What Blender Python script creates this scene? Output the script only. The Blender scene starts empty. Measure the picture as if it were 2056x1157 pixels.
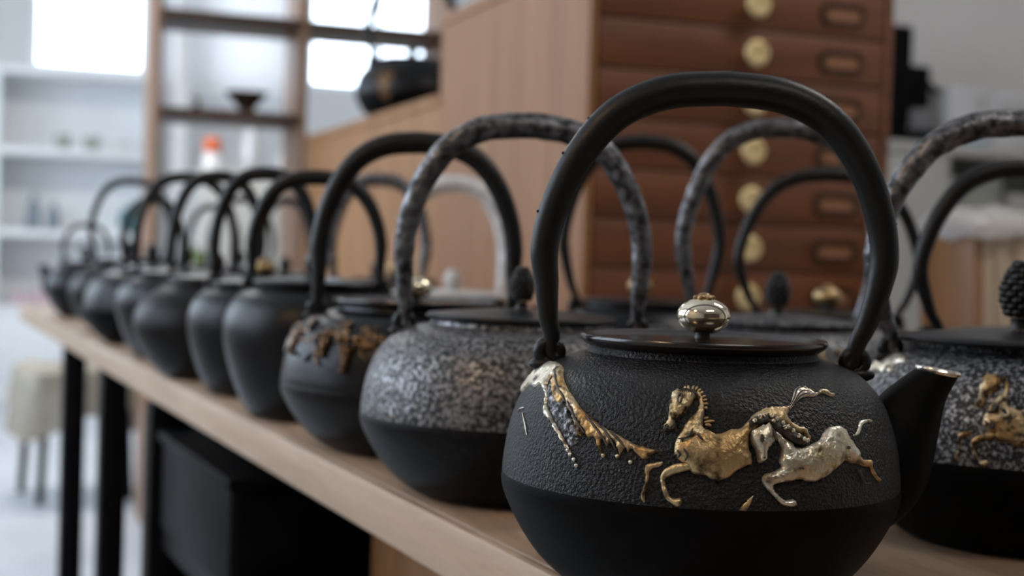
import bpy, bmesh, math, random
from mathutils import Vector, Matrix, noise
from mathutils.geometry import delaunay_2d_cdt

SC = bpy.context.scene
COL = SC.collection
PI = math.pi
R = math.radians

# ---------------------------------------------------------------- camera
cam_d = bpy.data.cameras.new('camera')
cam = bpy.data.objects.new('camera', cam_d)
COL.objects.link(cam)
cam_d.sensor_width = 36.0
cam_d.lens = 50.0
cam_d.clip_start = 0.02
cam_d.dof.use_dof = True
cam_d.dof.focus_distance = 0.675
cam_d.dof.aperture_fstop = 6.4
CAM_Z = 0.892
cam.matrix_world = (Matrix.Translation((0, 0, CAM_Z)) @ Matrix.Rotation(R(-20.1), 4, 'Z')
                    @ Matrix.Rotation(R(90 - 1.47), 4, 'X') @ Matrix.Rotation(R(1.9), 4, 'Z'))
SC.camera = cam

# ---------------------------------------------------------------- sky, light, exposure
world = bpy.data.worlds.new('overcast_sky')
SC.world = world
world.use_nodes = True
bg = world.node_tree.nodes['Background']
bg.inputs['Color'].default_value = (0.72, 0.845, 1.0, 1)
bg.inputs['Strength'].default_value = 6.0
SC.view_settings.view_transform = 'Standard'
SC.view_settings.look = 'None'
SC.view_settings.exposure = 0.25
SC.view_settings.gamma = 1.0
SC.view_settings.use_curve_mapping = False
SC.cycles.use_denoising = True
SC.cycles.max_bounces = 10
SC.cycles.diffuse_bounces = 5
SC.cycles.sample_clamp_indirect = 6.0


def portal(name, loc, rot, sx, sy):
    """daylight portal standing in a window opening (only guides sky light)"""
    l = bpy.data.lights.new(name, 'AREA')
    l.shape = 'RECTANGLE'
    l.size, l.size_y = sx, sy
    l.cycles.is_portal = True
    o = bpy.data.objects.new(name, l)
    o.location, o.rotation_euler = loc, rot
    COL.objects.link(o)


def lamp(name, loc, rot, sx, sy, power, color):
    l = bpy.data.lights.new(name, 'AREA')
    l.shape = 'RECTANGLE'
    l.size, l.size_y = sx, sy
    l.energy, l.color = power, color
    o = bpy.data.objects.new(name, l)
    o.location, o.rotation_euler = loc, rot
    COL.objects.link(o)
    return o


# ---------------------------------------------------------------- materials
def mat(name, c1, c2=None, rough=0.5, metal=0.0, scale=60.0, detail=4.0, lo=0.4, hi=0.6,
        stretch=(1, 1, 1), bump=None, rough2=None, metal2=None, world_pos=False, spec=0.5,
        trans=0.0, coat=0.0, distortion=0.0, c3=None, scale3=40.0):
    m = bpy.data.materials.new(name)
    m.use_nodes = True
    nt = m.node_tree
    N, L = nt.nodes, nt.links
    b = N['Principled BSDF']
    b.inputs['Base Color'].default_value = (*c1, 1)
    b.inputs['Roughness'].default_value = rough
    b.inputs['Metallic'].default_value = metal
    b.inputs['Specular IOR Level'].default_value = spec
    b.inputs['Transmission Weight'].default_value = trans
    b.inputs['Coat Weight'].default_value = coat
    if world_pos:
        src = N.new('ShaderNodeNewGeometry').outputs['Position']
    else:
        src = N.new('ShaderNodeTexCoord').outputs['Object']
    mp = N.new('ShaderNodeMapping')
    mp.inputs['Scale'].default_value = stretch
    L.new(src, mp.inputs['Vector'])
    if c2 is not None:
        nz = N.new('ShaderNodeTexNoise')
        nz.inputs['Scale'].default_value = scale
        nz.inputs['Detail'].default_value = detail
        nz.inputs['Distortion'].default_value = distortion
        L.new(mp.outputs[0], nz.inputs['Vector'])
        rp = N.new('ShaderNodeMapRange')
        rp.inputs['From Min'].default_value = lo
        rp.inputs['From Max'].default_value = hi
        L.new(nz.outputs['Fac'], rp.inputs['Value'])
        mx = N.new('ShaderNodeMix')
        mx.data_type = 'RGBA'
        mx.inputs['A'].default_value = (*c1, 1)
        mx.inputs['B'].default_value = (*c2, 1)
        L.new(rp.outputs[0], mx.inputs['Factor'])
        if c3 is not None:      # broad drifts of a second metal tone under the fine pitting
            n3 = N.new('ShaderNodeTexNoise')
            n3.inputs['Scale'].default_value = scale3
            n3.inputs['Detail'].default_value = 2
            L.new(mp.outputs[0], n3.inputs['Vector'])
            r3 = N.new('ShaderNodeMapRange')
            r3.inputs['From Min'].default_value = .42
            r3.inputs['From Max'].default_value = .62
            L.new(n3.outputs['Fac'], r3.inputs['Value'])
            m3 = N.new('ShaderNodeMix')
            m3.data_type = 'RGBA'
            m3.inputs['A'].default_value = (*c1, 1)
            m3.inputs['B'].default_value = (*c3, 1)
            L.new(r3.outputs[0], m3.inputs['Factor'])
            L.new(m3.outputs['Result'], mx.inputs['A'])
        L.new(mx.outputs['Result'], b.inputs['Base Color'])
        for key, v1, v2 in (('Roughness', rough, rough2), ('Metallic', metal, metal2)):
            if v2 is not None:
                q = N.new('ShaderNodeMapRange')
                q.inputs['To Min'].default_value = v1
                q.inputs['To Max'].default_value = v2
                L.new(rp.outputs[0], q.inputs['Value'])
                L.new(q.outputs[0], b.inputs[key])
    if bump:
        bs, bst, bd = bump
        n2 = N.new('ShaderNodeTexNoise')
        n2.inputs['Scale'].default_value = bs
        n2.inputs['Detail'].default_value = 3.0
        L.new(mp.outputs[0], n2.inputs['Vector'])
        bp = N.new('ShaderNodeBump')
        bp.inputs['Strength'].default_value = bst
        bp.inputs['Distance'].default_value = bd
        L.new(n2.outputs['Fac'], bp.inputs['Height'])
        L.new(bp.outputs[0], b.inputs['Normal'])
    return m


def wood(name, c1, c2, stretch, scale=9.0, rough=0.45, knots=0.6):
    """streaky grain in world space: two noises stretched along the board"""
    m = bpy.data.materials.new(name)
    m.use_nodes = True
    nt = m.node_tree
    N, L = nt.nodes, nt.links
    b = N['Principled BSDF']
    b.inputs['Roughness'].default_value = rough
    src = N.new('ShaderNodeNewGeometry').outputs['Position']
    mp = N.new('ShaderNodeMapping')
    mp.inputs['Scale'].default_value = stretch
    L.new(src, mp.inputs['Vector'])
    a = N.new('ShaderNodeTexNoise')
    a.inputs['Scale'].default_value = scale
    a.inputs['Detail'].default_value = 6
    a.inputs['Distortion'].default_value = knots
    L.new(mp.outputs[0], a.inputs['Vector'])
    f = N.new('ShaderNodeTexNoise')
    f.inputs['Scale'].default_value = scale * 9
    f.inputs['Detail'].default_value = 3
    L.new(mp.outputs[0], f.inputs['Vector'])
    ad = N.new('ShaderNodeMath')
    ad.operation = 'MULTIPLY_ADD'
    ad.inputs[1].default_value = 0.35
    L.new(f.outputs['Fac'], ad.inputs[0])
    L.new(a.outputs['Fac'], ad.inputs[2])
    rp = N.new('ShaderNodeMapRange')
    rp.inputs['From Min'].default_value = 0.48
    rp.inputs['From Max'].default_value = 0.9
    L.new(ad.outputs[0], rp.inputs['Value'])
    mx = N.new('ShaderNodeMix')
    mx.data_type = 'RGBA'
    mx.inputs['A'].default_value = (*c1, 1)
    mx.inputs['B'].default_value = (*c2, 1)
    L.new(rp.outputs[0], mx.inputs['Factor'])
    L.new(mx.outputs['Result'], b.inputs['Base Color'])
    bp = N.new('ShaderNodeBump')
    bp.inputs['Strength'].default_value = 0.15
    bp.inputs['Distance'].default_value = 0.001
    L.new(f.outputs['Fac'], bp.inputs['Height'])
    L.new(bp.outputs[0], b.inputs['Normal'])
    return m


M = {}
# cast iron
M['iron_grain'] = mat('iron_grain', (.0035, .0034, .0038), (.008, .0077, .0085), rough=.34, scale=420, bump=(620, 1.0, .0018), spec=.25)
M['iron_smooth'] = mat('iron_smooth', (.0022, .0021, .0021), (.0034, .0032, .0031), rough=.5, scale=90, bump=(900, .25, .0006), spec=.05)
M['iron_plain'] = mat('iron_plain', (.0026, .0025, .0029), (.0050, .0048, .0054), rough=.28, scale=70, bump=(700, .4, .0008), spec=.22)
M['iron_brown'] = mat('iron_brown', (.0046, .0036, .0032), (.0075, .0060, .0053), rough=.36, scale=60, bump=(700, .4, .0008), spec=.13)
M['iron_silver'] = mat('iron_silver', (.008, .0078, .008), (.36, .35, .355), rough=.46, rough2=.32, metal=.2, metal2=.85, scale=340, detail=7, lo=.42, hi=.76, bump=(380, .6, .001), spec=.35)
M['iron_silver_low'] = mat('iron_silver_low', (.0028, .0026, .0025), (.012, .0102, .0095), rough=.45, scale=200, detail=5, lo=.45, hi=.75, bump=(400, .35, .0008), spec=.12)
M['iron_speckle'] = mat('iron_speckle', (.009, .009, .010), (.38, .38, .40), rough=.5, rough2=.36, metal=.1, metal2=.7, scale=400, detail=5, lo=.47, hi=.72, bump=(420, .6, .0012), spec=.35)
M['handle_black'] = mat('handle_black', (.0036, .0034, .0034), (.006, .0056, .0053), rough=.42, scale=110, bump=(500, .25, .0006), spec=.26)
M['handle_worn'] = mat('handle_worn', (.019, .019, .020), (.30, .30, .32), rough=.38, rough2=.26, metal=.5, metal2=.95, scale=130, detail=9, lo=.38, hi=.82, bump=(260, .8, .0014), spec=.35)
M['handle_pale'] = mat('handle_pale', (.74, .72, .70), (.52, .50, .49), rough=.42, metal=.15, scale=60, bump=(200, .3, .0008))
M['lid_pale'] = mat('lid_pale', (.55, .53, .50), (.36, .35, .33), rough=.5, metal=.1, scale=60, bump=(200, .3, .0008))
M['lacquer'] = mat('lacquer', (.010, .0065, .006), (.018, .009, .007), rough=.22, scale=40, spec=.5, bump=(260, .12, .0005))
M['lid_iron'] = mat('lid_iron', (.0045, .0044, .0048), (.008, .0077, .008), rough=.34, scale=80, bump=(300, .2, .0006), spec=.30)
M['mirror'] = mat('mirror', (.86, .76, .58), (.80, .68, .48), rough=.06, metal=1.0, scale=40)
M['brass_dull'] = mat('brass_dull', (.50, .36, .18), (.22, .13, .06), rough=.38, metal=.9, scale=260, bump=(300, .6, .001))
M['gold'] = mat('gold', (.56, .43, .24), (.07, .045, .025), rough=.38, rough2=.6, metal=.82, scale=150, detail=9, lo=.52, hi=.70, bump=(420, .6, .001), c3=(.42, .27, .12), scale3=38)
M['gold_pitted'] = mat('gold_pitted', (.56, .44, .26), (.045, .03, .018), rough=.38, rough2=.6, metal=.82, scale=210, detail=9, lo=.47, hi=.62, bump=(420, .8, .0012), c3=(.42, .30, .15), scale3=60)
M['gold_warm'] = mat('gold_warm', (.46, .28, .11), (.05, .034, .022), rough=.42, rough2=.6, metal=.82, scale=170, detail=9, lo=.44, hi=.64, bump=(420, .6, .001), c3=(.55, .44, .28), scale3=70)
M['silver_pale'] = mat('silver_pale', (.68, .64, .54), (.09, .07, .045), rough=.34, rough2=.55, metal=.85, scale=170, detail=9, lo=.54, hi=.72, bump=(420, .6, .001), c3=(.48, .39, .24), scale3=42)
M['patina'] = mat('patina', (.012, .010, .009), (.05, .04, .03), rough=.5, scale=300)
M['bronze'] = mat('bronze', (.22, .115, .048), (.022, .016, .013), rough=.36, metal=.8, scale=230, bump=(260, .5, .001))
M['spout_silver'] = mat('spout_silver', (.75, .70, .62), rough=.25, metal=1.0, bump=(150, .3, .0008))
# wood
M['wood_front'] = wood('wood_front', (.092, .027, .0072), (.150, .048, .0145), (1.2, 10, 12), 3.0)  # cabinet wood darkened: shade of the camera-facing front is in the colour
M['wood_side'] = wood('wood_side', (.205, .083, .026), (.285, .128, .046), (8, 8, .5), 3.0, rough=.6)  # same cabinet wood lightened: window light on the side is in the colour
M['wood_counter'] = wood('wood_counter', (.245, .105, .028), (.325, .150, .048), (6, 4, .6), 3.0, rough=.6)
M['wood_shelf'] = wood('wood_shelf', (.040, .018, .010), (.075, .035, .019), (5, 5, .9), 3.0)  # rack wood darkened for the shaded undersides of its boards
M['wood_shelf_side'] = wood('wood_shelf_side', (.20, .10, .052), (.28, .15, .082), (8, 8, .8), 3.0)  # same rack wood lightened for the window-lit plank faces
M['wood_table'] = wood('wood_table', (.25, .155, .093), (.40, .275, .185), (14, .9, 14), 2.4, rough=.5)
M['wood_edge'] = wood('wood_edge', (.36, .245, .16), (.47, .34, .24), (14, .9, 14), 2.4, rough=.5)
M['wood_box'] = wood('wood_box', (.20, .085, .028), (.28, .13, .05), (5, 5, .8), 4.0)
M['wood_board'] = wood('wood_board', (.34, .25, .17), (.44, .33, .235), (9, 9, .7), 4.0)
M['knob_cream'] = mat('knob_cream', (.80, .62, .32), (.66, .48, .22), rough=.33, metal=.3, scale=30, coat=.3)
M['label_brass'] = mat('label_brass', (.075, .038, .018), (.05, .026, .013), rough=.4, metal=.5, scale=60)
M['card_brown'] = mat('card_brown', (.24, .105, .05), rough=.7)
# room
M['wall_white'] = mat('wall_white', (.66, .655, .65), (.69, .685, .68), rough=.9, scale=2.0, bump=(60, .06, .002), world_pos=True)
M['wall_grey'] = mat('wall_grey', (.74, .71, .68), (.77, .74, .71), rough=.9, scale=1.5, bump=(60, .06, .002), world_pos=True)
M['wall_dark'] = mat('wall_dark', (.10, .085, .075), (.13, .11, .095), rough=.85, scale=1.5, bump=(60, .06, .002), world_pos=True)
M['floor_vinyl'] = mat('floor_vinyl', (.52, .54, .58), (.58, .60, .63), rough=.42, scale=3.0, bump=(40, .05, .002), world_pos=True)
M['ceiling_white'] = mat('ceiling_white', (.80, .80, .79), (.77, .77, .76), rough=.95, scale=4.0, world_pos=True)
M['white_paint'] = mat('white_paint', (.86, .88, .89), (.83, .85, .87), rough=.5, scale=5.0)
M['white_gloss'] = mat('white_gloss', (.78, .77, .77), (.73, .72, .72), rough=.35, scale=8.0)
M['steel_black'] = mat('steel_black', (.0035, .0035, .004), (.005, .005, .0055), rough=.5, scale=40, bump=(300, .1, .0005), spec=.06)
M['plastic_black'] = mat('plastic_black', (.003, .003, .0033), (.0045, .0045, .005), rough=.5, scale=30, spec=.05)
M['plastic_grey'] = mat('plastic_grey', (.16, .16, .17), (.20, .20, .21), rough=.5, scale=30)
M['cloth_beige'] = mat('cloth_beige', (.30, .265, .21), (.35, .315, .255), rough=.95, scale=30, bump=(500, .3, .001))
M['cabinet_grey'] = mat('cabinet_grey', (.44, .43, .40), (.48, .47, .44), rough=.6, scale=5)
M['cabinet_green'] = mat('cabinet_green', (.30, .31, .27), (.34, .35, .31), rough=.6, scale=5)
M['paper_white'] = mat('paper_white', (.64, .63, .64), (.60, .59, .60), rough=.8, scale=12)
M['paper_yellow'] = mat('paper_yellow', (.58, .52, .18), rough=.8)
M['paper_blue'] = mat('paper_blue', (.25, .38, .50), rough=.8)
M['paper_print'] = mat('paper_print', (.50, .49, .49), rough=.8)
M['teal_glaze'] = mat('teal_glaze', (.035, .16, .18), (.05, .20, .22), rough=.3, scale=20)
M['grey_glaze'] = mat('grey_glaze', (.20, .24, .28), (.25, .29, .33), rough=.4, scale=20)
M['sage_glaze'] = mat('sage_glaze', (.42, .46, .40), (.26, .29, .24), rough=.5, scale=20)
M['pink_paper'] = mat('pink_paper', (.58, .42, .46), (.62, .48, .50), rough=.8, scale=20)
M['orange_plastic'] = mat('orange_plastic', (.62, .12, .035), rough=.45)
M['leaf_green'] = mat('leaf_green', (.10, .17, .03), (.16, .22, .05), rough=.6, scale=80)
M['soil_pot'] = mat('soil_pot', (.08, .03, .02), rough=.7)
M['bowl_brown'] = mat('bowl_brown', (.035, .018, .011), (.05, .027, .016), rough=.4, scale=30)
M['glass_vessel'] = mat('glass_vessel', (.55, .56, .57), rough=.25, metal=.2)
M['plastic_wrap'] = mat('plastic_wrap', (.80, .78, .76), rough=.25, trans=.55, bump=(90, .6, .004))
M['shade_white'] = mat('shade_white', (.78, .76, .70), rough=.6)


def pane_mat():
    m = bpy.data.materials.new('window_glass')
    m.use_nodes = True
    nt = m.node_tree
    N, L = nt.nodes, nt.links
    N.remove(N['Principled BSDF'])
    t = N.new('ShaderNodeBsdfTransparent')
    g = N.new('ShaderNodeBsdfGlossy')
    g.inputs['Roughness'].default_value = 0.02
    x = N.new('ShaderNodeMixShader')
    x.inputs[0].default_value = 0.05
    L.new(t.outputs[0], x.inputs[1])
    L.new(g.outputs[0], x.inputs[2])
    L.new(x.outputs[0], N['Material Output'].inputs[0])
    return m


def blind_mat():
    m = bpy.data.materials.new('blind_fabric')
    m.use_nodes = True
    nt = m.node_tree
    N, L = nt.nodes, nt.links
    N.remove(N['Principled BSDF'])
    d = N.new('ShaderNodeBsdfDiffuse')
    d.inputs[0].default_value = (.8, .8, .82, 1)
    t = N.new('ShaderNodeBsdfTranslucent')
    t.inputs[0].default_value = (.72, .70, .68, 1)
    x = N.new('ShaderNodeMixShader')
    x.inputs[0].default_value = 0.6
    L.new(d.outputs[0], x.inputs[1])
    L.new(t.outputs[0], x.inputs[2])
    L.new(x.outputs[0], N['Material Output'].inputs[0])
    return m


def glow_mat(name, col, strength):
    m = bpy.data.materials.new(name)
    m.use_nodes = True
    b = m.node_tree.nodes['Principled BSDF']
    b.inputs['Base Color'].default_value = (.9, .9, .9, 1)
    b.inputs['Emission Color'].default_value = (*col, 1)
    b.inputs['Emission Strength'].default_value = strength
    return m


M['window_glass'] = pane_mat()
M['blind'] = blind_mat()
M['tube_glow'] = glow_mat('tube_glow', (1, .95, .88), 3.0)
M['bulb_glow'] = glow_mat('bulb_glow', (1, .72, .42), 12.0)


# ---------------------------------------------------------------- mesh helpers
class MB:
    """collects verts/faces for ONE mesh object"""

    def __init__(self):
        self.v, self.f, self.mi = [], [], []

    def add(self, v, f, mi=0):
        o = len(self.v)
        self.v += [tuple(p) for p in v]
        self.f += [tuple(i + o for i in q) for q in f]
        self.mi += [mi] * len(f)
        return self

    def box(self, x0, x1, y0, y1, z0, z1, mi=0):
        v = [(x, y, z) for x in (x0, x1) for y in (y0, y1) for z in (z0, z1)]
        f = [(0, 1, 3, 2), (4, 6, 7, 5), (0, 4, 5, 1), (2, 3, 7, 6), (0, 2, 6, 4), (1, 5, 7, 3)]
        return self.add(v, f, mi)

    def bbox(self, x0, x1, y0, y1, z0, z1, bev=.004, mi=0, seg=2):
        """bevelled box"""
        bm = bmesh.new()
        bmesh.ops.create_cube(bm, size=1)
        for p in bm.verts:
            p.co = Vector(((x0 + x1) / 2 + p.co.x * (x1 - x0), (y0 + y1) / 2 + p.co.y * (y1 - y0), (z0 + z1) / 2 + p.co.z * (z1 - z0)))
        bmesh.ops.bevel(bm, geom=bm.edges[:] + bm.verts[:], offset=bev, segments=seg, profile=.5, affect='EDGES')
        bm.verts.index_update()
        self.add([p.co for p in bm.verts], [[p.index for p in q.verts] for q in bm.faces], mi)
        bm.free()
        return self

    def lathe(self, prof, seg=48, cx=0, cy=0, cz=0, mi=0, cap0=True, cap1=True, wob=None):
        n = len(prof)
        v, f = [], []
        for r, z in prof:
            for k in range(seg):
                a = 2 * PI * k / seg
                rr = r * (wob(a, z) if wob else 1)
                v.append((cx + rr * math.cos(a), cy + rr * math.sin(a), cz + z))
        for i in range(n - 1):
            for k in range(seg):
                k2 = (k + 1) % seg
                f.append((i * seg + k, i * seg + k2, (i + 1) * seg + k2, (i + 1) * seg + k))
        if cap0:
            f.append(tuple(range(seg))[::-1])
        if cap1:
            f.append(tuple((n - 1) * seg + k for k in range(seg)))
        return self.add(v, f, mi)

    def tube(self, pts, rad, seg=12, mi=0, flat=1.0, wob=None, closed=False, caps=True):
        """round bar along pts; rad a number or list; flat scales the side-to-side radius"""
        P = [Vector(p) for p in pts]
        n = len(P)
        if not hasattr(rad, '__len__'):
            rad = [rad] * n
        T = []
        for i in range(n):
            if closed:
                t = P[(i + 1) % n] - P[i - 1]
            else:
                t = P[min(i + 1, n - 1)] - P[max(i - 1, 0)]
            T.append(t.normalized())
        nrm = T[0].orthogonal().normalized()
        v, f = [], []
        for i in range(n):
            nrm = (nrm - T[i] * nrm.dot(T[i])).normalized()
            b = T[i].cross(nrm)
            for k in range(seg):
                a = 2 * PI * k / seg
                r = rad[i]
                d = nrm * math.cos(a) * flat + b * math.sin(a)
                p = P[i] + d * r
                if wob:
                    p = P[i] + d * r * wob(p)
                v.append(p)
        m = n if closed else n - 1
        for i in range(m):
            j = (i + 1) % n
            for k in range(seg):
                k2 = (k + 1) % seg
                f.append((i * seg + k, i * seg + k2, j * seg + k2, j * seg + k))
        if not closed and caps:
            f.append(tuple(range(seg))[::-1])
            f.append(tuple((n - 1) * seg + k for k in range(seg)))
        return self.add(v, f, mi)

    def ball(self, c, r, seg=10, rings=7, sq=(1, 1, 1), mi=0):
        v, f = [], []
        for i in range(1, rings):
            t = PI * i / rings
            for k in range(seg):
                a = 2 * PI * k / seg
                v.append((c[0] + r * sq[0] * math.sin(t) * math.cos(a), c[1] + r * sq[1] * math.sin(t) * math.sin(a), c[2] - r * sq[2] * math.cos(t)))
        for i in range(rings - 2):
            for k in range(seg):
                k2 = (k + 1) % seg
                f.append((i * seg + k, i * seg + k2, (i + 1) * seg + k2, (i + 1) * seg + k))
        lo = len(v)
        v.append((c[0], c[1], c[2] - r * sq[2]))
        v.append((c[0], c[1], c[2] + r * sq[2]))
        for k in range(seg):
            k2 = (k + 1) % seg
            f.append((lo, k2, k))
            f.append((lo + 1, (rings - 2) * seg + k, (rings - 2) * seg + k2))
        return self.add(v, f, mi)

    def mesh(self, name, mats, smooth=35):
        me = bpy.data.meshes.new(name)
        me.from_pydata(self.v, [], self.f)
        mats = mats if isinstance(mats, (list, tuple)) else [mats]
        for m in mats:
            me.materials.append(M[m] if isinstance(m, str) else m)
        if len(mats) > 1:
            me.polygons.foreach_set('material_index', self.mi)
        if smooth:
            me.polygons.foreach_set('use_smooth', [True] * len(me.polygons))
            me.set_sharp_from_angle(angle=R(smooth))
        me.validate()
        me.update()
        return me

    def build(self, name, mats, parent=None, smooth=35):
        o = bpy.data.objects.new(name, self.mesh(name, mats, smooth))
        COL.objects.link(o)
        o.parent = parent
        return o


def tag(o, label=None, cat=None, group=None, kind=None):
    if label:
        o['label'] = label
    if cat:
        o['category'] = cat
    if group:
        o['group'] = group
    if kind:
        o['kind'] = kind
    return o


def empty(name, loc, rz=0.0, label=None, cat=None, group=None, kind=None):
    o = bpy.data.objects.new(name, None)
    o.empty_display_size = .05
    o.location = loc
    o.rotation_euler = (0, 0, rz)
    COL.objects.link(o)
    return tag(o, label, cat, group, kind)


def inst(o, parent, loc=None):
    """a copy that shares its mesh"""
    c = o.copy()
    COL.objects.link(c)
    c.parent = parent
    if loc is not None:
        c.location = loc
    return c


def spline(pts, sub=6, closed=False):
    """Catmull-Rom through tuples of any dimension"""
    n = len(pts)
    out = []
    rng = n if closed else n - 1
    for i in range(rng):
        g = (lambda k: pts[k % n]) if closed else (lambda k: pts[max(0, min(n - 1, k))])
        p0, p1, p2, p3 = g(i - 1), g(i), g(i + 1), g(i + 2)
        for s in range(sub):
            t = s / sub
            out.append(tuple(.5 * (2 * b + (c - a) * t + (2 * a - 5 * b + 4 * c - d) * t * t + (3 * b - a - 3 * c + d) * t ** 3)
                             for a, b, c, d in zip(p0, p1, p2, p3)))
    if not closed:
        out.append(tuple(pts[-1]))
    return out


def interp(x, xs, ys):
    if x <= xs[0]:
        return ys[0]
    for i in range(len(xs) - 1):
        if x <= xs[i + 1]:
            d = xs[i + 1] - xs[i]
            return ys[i] if d <= 0 else ys[i] + (ys[i + 1] - ys[i]) * (x - xs[i]) / d
    return ys[-1]

# outlines on the bodies: (angle in mrad, arc length up the profile in 0.01 mm)
HORSE = {'A_leg_far': [(-296,9649),(-328,9595),(-370,9473),(-380,9228),(-371,8883),(-376,8466),(-388,8042),(-382,7783),(-363,7653),(-366,7945),(-360,8304),(-352,8782),(-352,9105),(-338,9264),(-306,9378),(-293,9534)],
 'A_body': [(-244,10396),(-223,10774),(-170,11048),(-109,11261),(-60,11100),(-23,11144),(14,11307),(58,11381),(85,11600),(120,11942),(167,12244),(224,12423),(274,12426),(317,12381),(330,12179),(305,11956),(318,11711),(354,11493),(396,11395),(404,11118),(412,10854),(386,10785),(366,11033),(332,11098),(295,11406),(236,11558),(182,11525),(134,11336),(103,11027),(97,10544),(111,9778),(82,9598),(47,9415),(18,9175),(-11,9003),(-45,8920),(-80,8993),(-103,9127),(-150,9160),(-174,9350),(-180,9551),(-210,9649),(-238,9924)],
 'A_leg_near': [(-157,9680),(-210,9649),(-250,9535),(-290,9272),(-303,8998),(-303,8764),(-293,8363),(-274,7967),(-247,7755),(-223,7626),(-204,7728),(-197,7908),(-211,8062),(-231,8012),(-251,8073),(-267,8383),(-277,8667),(-276,8873),(-253,9007),(-225,9143),(-179,9289),(-156,9390)],
 'A_neck': [(-166,13217),(-145,13190),(-123,12858),(-112,12411),(-113,11992),(-118,11623),(-112,11320),(-85,11150),(-102,10718),(-143,10456),(-183,10075),(-238,9924),(-248,10211),(-243,10640),(-226,11016),(-206,11425),(-183,11744),(-155,12034),(-144,12432),(-150,12844)],
 'A_head': [(-264,13377),(-250,13324),(-245,13172),(-212,13253),(-187,13190),(-167,13063),(-160,12877),(-169,12644),(-179,12373),(-198,12074),(-220,11889),(-238,11683),(-248,11382),(-254,11121),(-268,11002),(-290,11054),(-306,11197),(-298,11399),(-289,11590),(-290,11775),(-287,11961),(-296,12295),(-288,12683),(-287,12953),(-270,13095)],
 'A_tail': [(318,12403),(349,12702),(373,13042),(413,13498),(459,13670),(497,13603),(522,13404),(552,13281),(597,13463),(635,13413),(661,13209),(692,13157),(666,12973),(633,13024),(605,13189),(572,13160),(524,13019),(470,13030),(421,12923),(383,12662),(352,12401),(332,12290)],
 'B_leg_hind': [(608,9974),(687,10231),(729,9777),(805,9658),(805,9352),(828,9025),(890,8565),(881,8494),(845,8642),(803,8987),(786,9307),(743,9372),(695,9529),(622,9666)],
 'B_leg_far': [(678,9360),(702,9343),(723,9085),(742,8706),(790,8622),(788,8514),(729,8543),(709,8885)],
 'B_mane': [(95,11663),(139,11885),(200,11984),(245,11742),(290,11498),(332,11098),(384,10847),(387,10663),(356,10548),(317,10644),(261,10981),(218,11253),(188,11495),(142,11428),(95,11268)],
 'B_body': [(200,11374),(232,11284),(268,10981),(298,10737),(335,10490),(384,10530),(431,10684),(466,10827),(493,11126),(529,11362),(585,11454),(625,11294),(647,10908),(671,10552),(700,10161),(706,9915),(659,9704),(616,9880),(569,9577),(518,9305),(470,9061),(425,8884),(376,8888),(343,9002),(297,8935),(258,8881),(220,8797),(190,8855),(160,9086),(185,9320),(210,9408),(242,9582),(235,9845),(247,10196),(249,10557),(230,10859),(210,11101)],
 'B_leg_near': [(154,9143),(179,9319),(222,9291),(227,8884),(205,8739),(213,8507),(238,8272),(263,8094),(301,8134),(319,7948),(308,7792),(270,7788),(238,7950),(201,8333),(171,8622),(153,8911)],
 'B_head': [(105,11209),(128,11347),(158,11448),(188,11537),(205,11283),(211,10919),(204,10617),(182,10375),(171,10135),(168,9901),(150,9742),(134,9799),(130,10072),(123,10368),(107,10605),(101,10906)],
 'B_tail': [(674,10957),(709,10981),(752,11259),(778,11529),(829,11639),(913,11550),(902,11416),(828,11403),(790,11236),(741,10899),(694,10852)],
 'chip': [(42,7585),(80,8030),(130,8457),(115,8181),(90,7555)]}
CREASE = {'A_eye': [(-238,12223),(-245,12408),(-241,12623),(-230,12683),(-226,12496),(-230,12251),(-238,12200)],
 'A_nostril': [(-294,11205),(-288,11271),(-281,11214),(-284,11126),(-292,11133),(-294,11205)],
 'A_mane1': [(-203,13006),(-175,12945),(-153,12767)],
 'A_neck1': [(-228,10649),(-192,10732),(-175,10923),(-164,11172)],
 'A_neck2': [(-145,10939),(-132,10824),(-117,10650)],
 'A_shoulder': [(-201,10242),(-182,9959),(-193,9718)],
 'A_chest': [(-230,10163),(-216,9996),(-223,9817)],
 'A_mouth': [(-269,11112),(-259,11240),(-253,11397)],
 'B_eye': [(135,10882),(133,10761),(137,10622),(143,10702),(144,10864),(139,10936),(135,10882)],
 'B_cheek': [(196,11191),(202,10919),(204,10677)],
 'B_nostril': [(148,9987),(150,9911)],
 'B_hip': [(600,10373),(608,10308),(598,10269)],
 'B_shoulder': [(319,9487),(332,9513),(339,9454)],
 'A_t1': [(331,12440),(374,12890),(413,13344),(455,13532),(487,13450)],
 'A_t2': [(337,12402),(386,12889),(429,13227),(470,13337),(525,13172)],
 'A_t3': [(357,12514),(398,12888),(440,13111),(488,13180)]}
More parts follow.
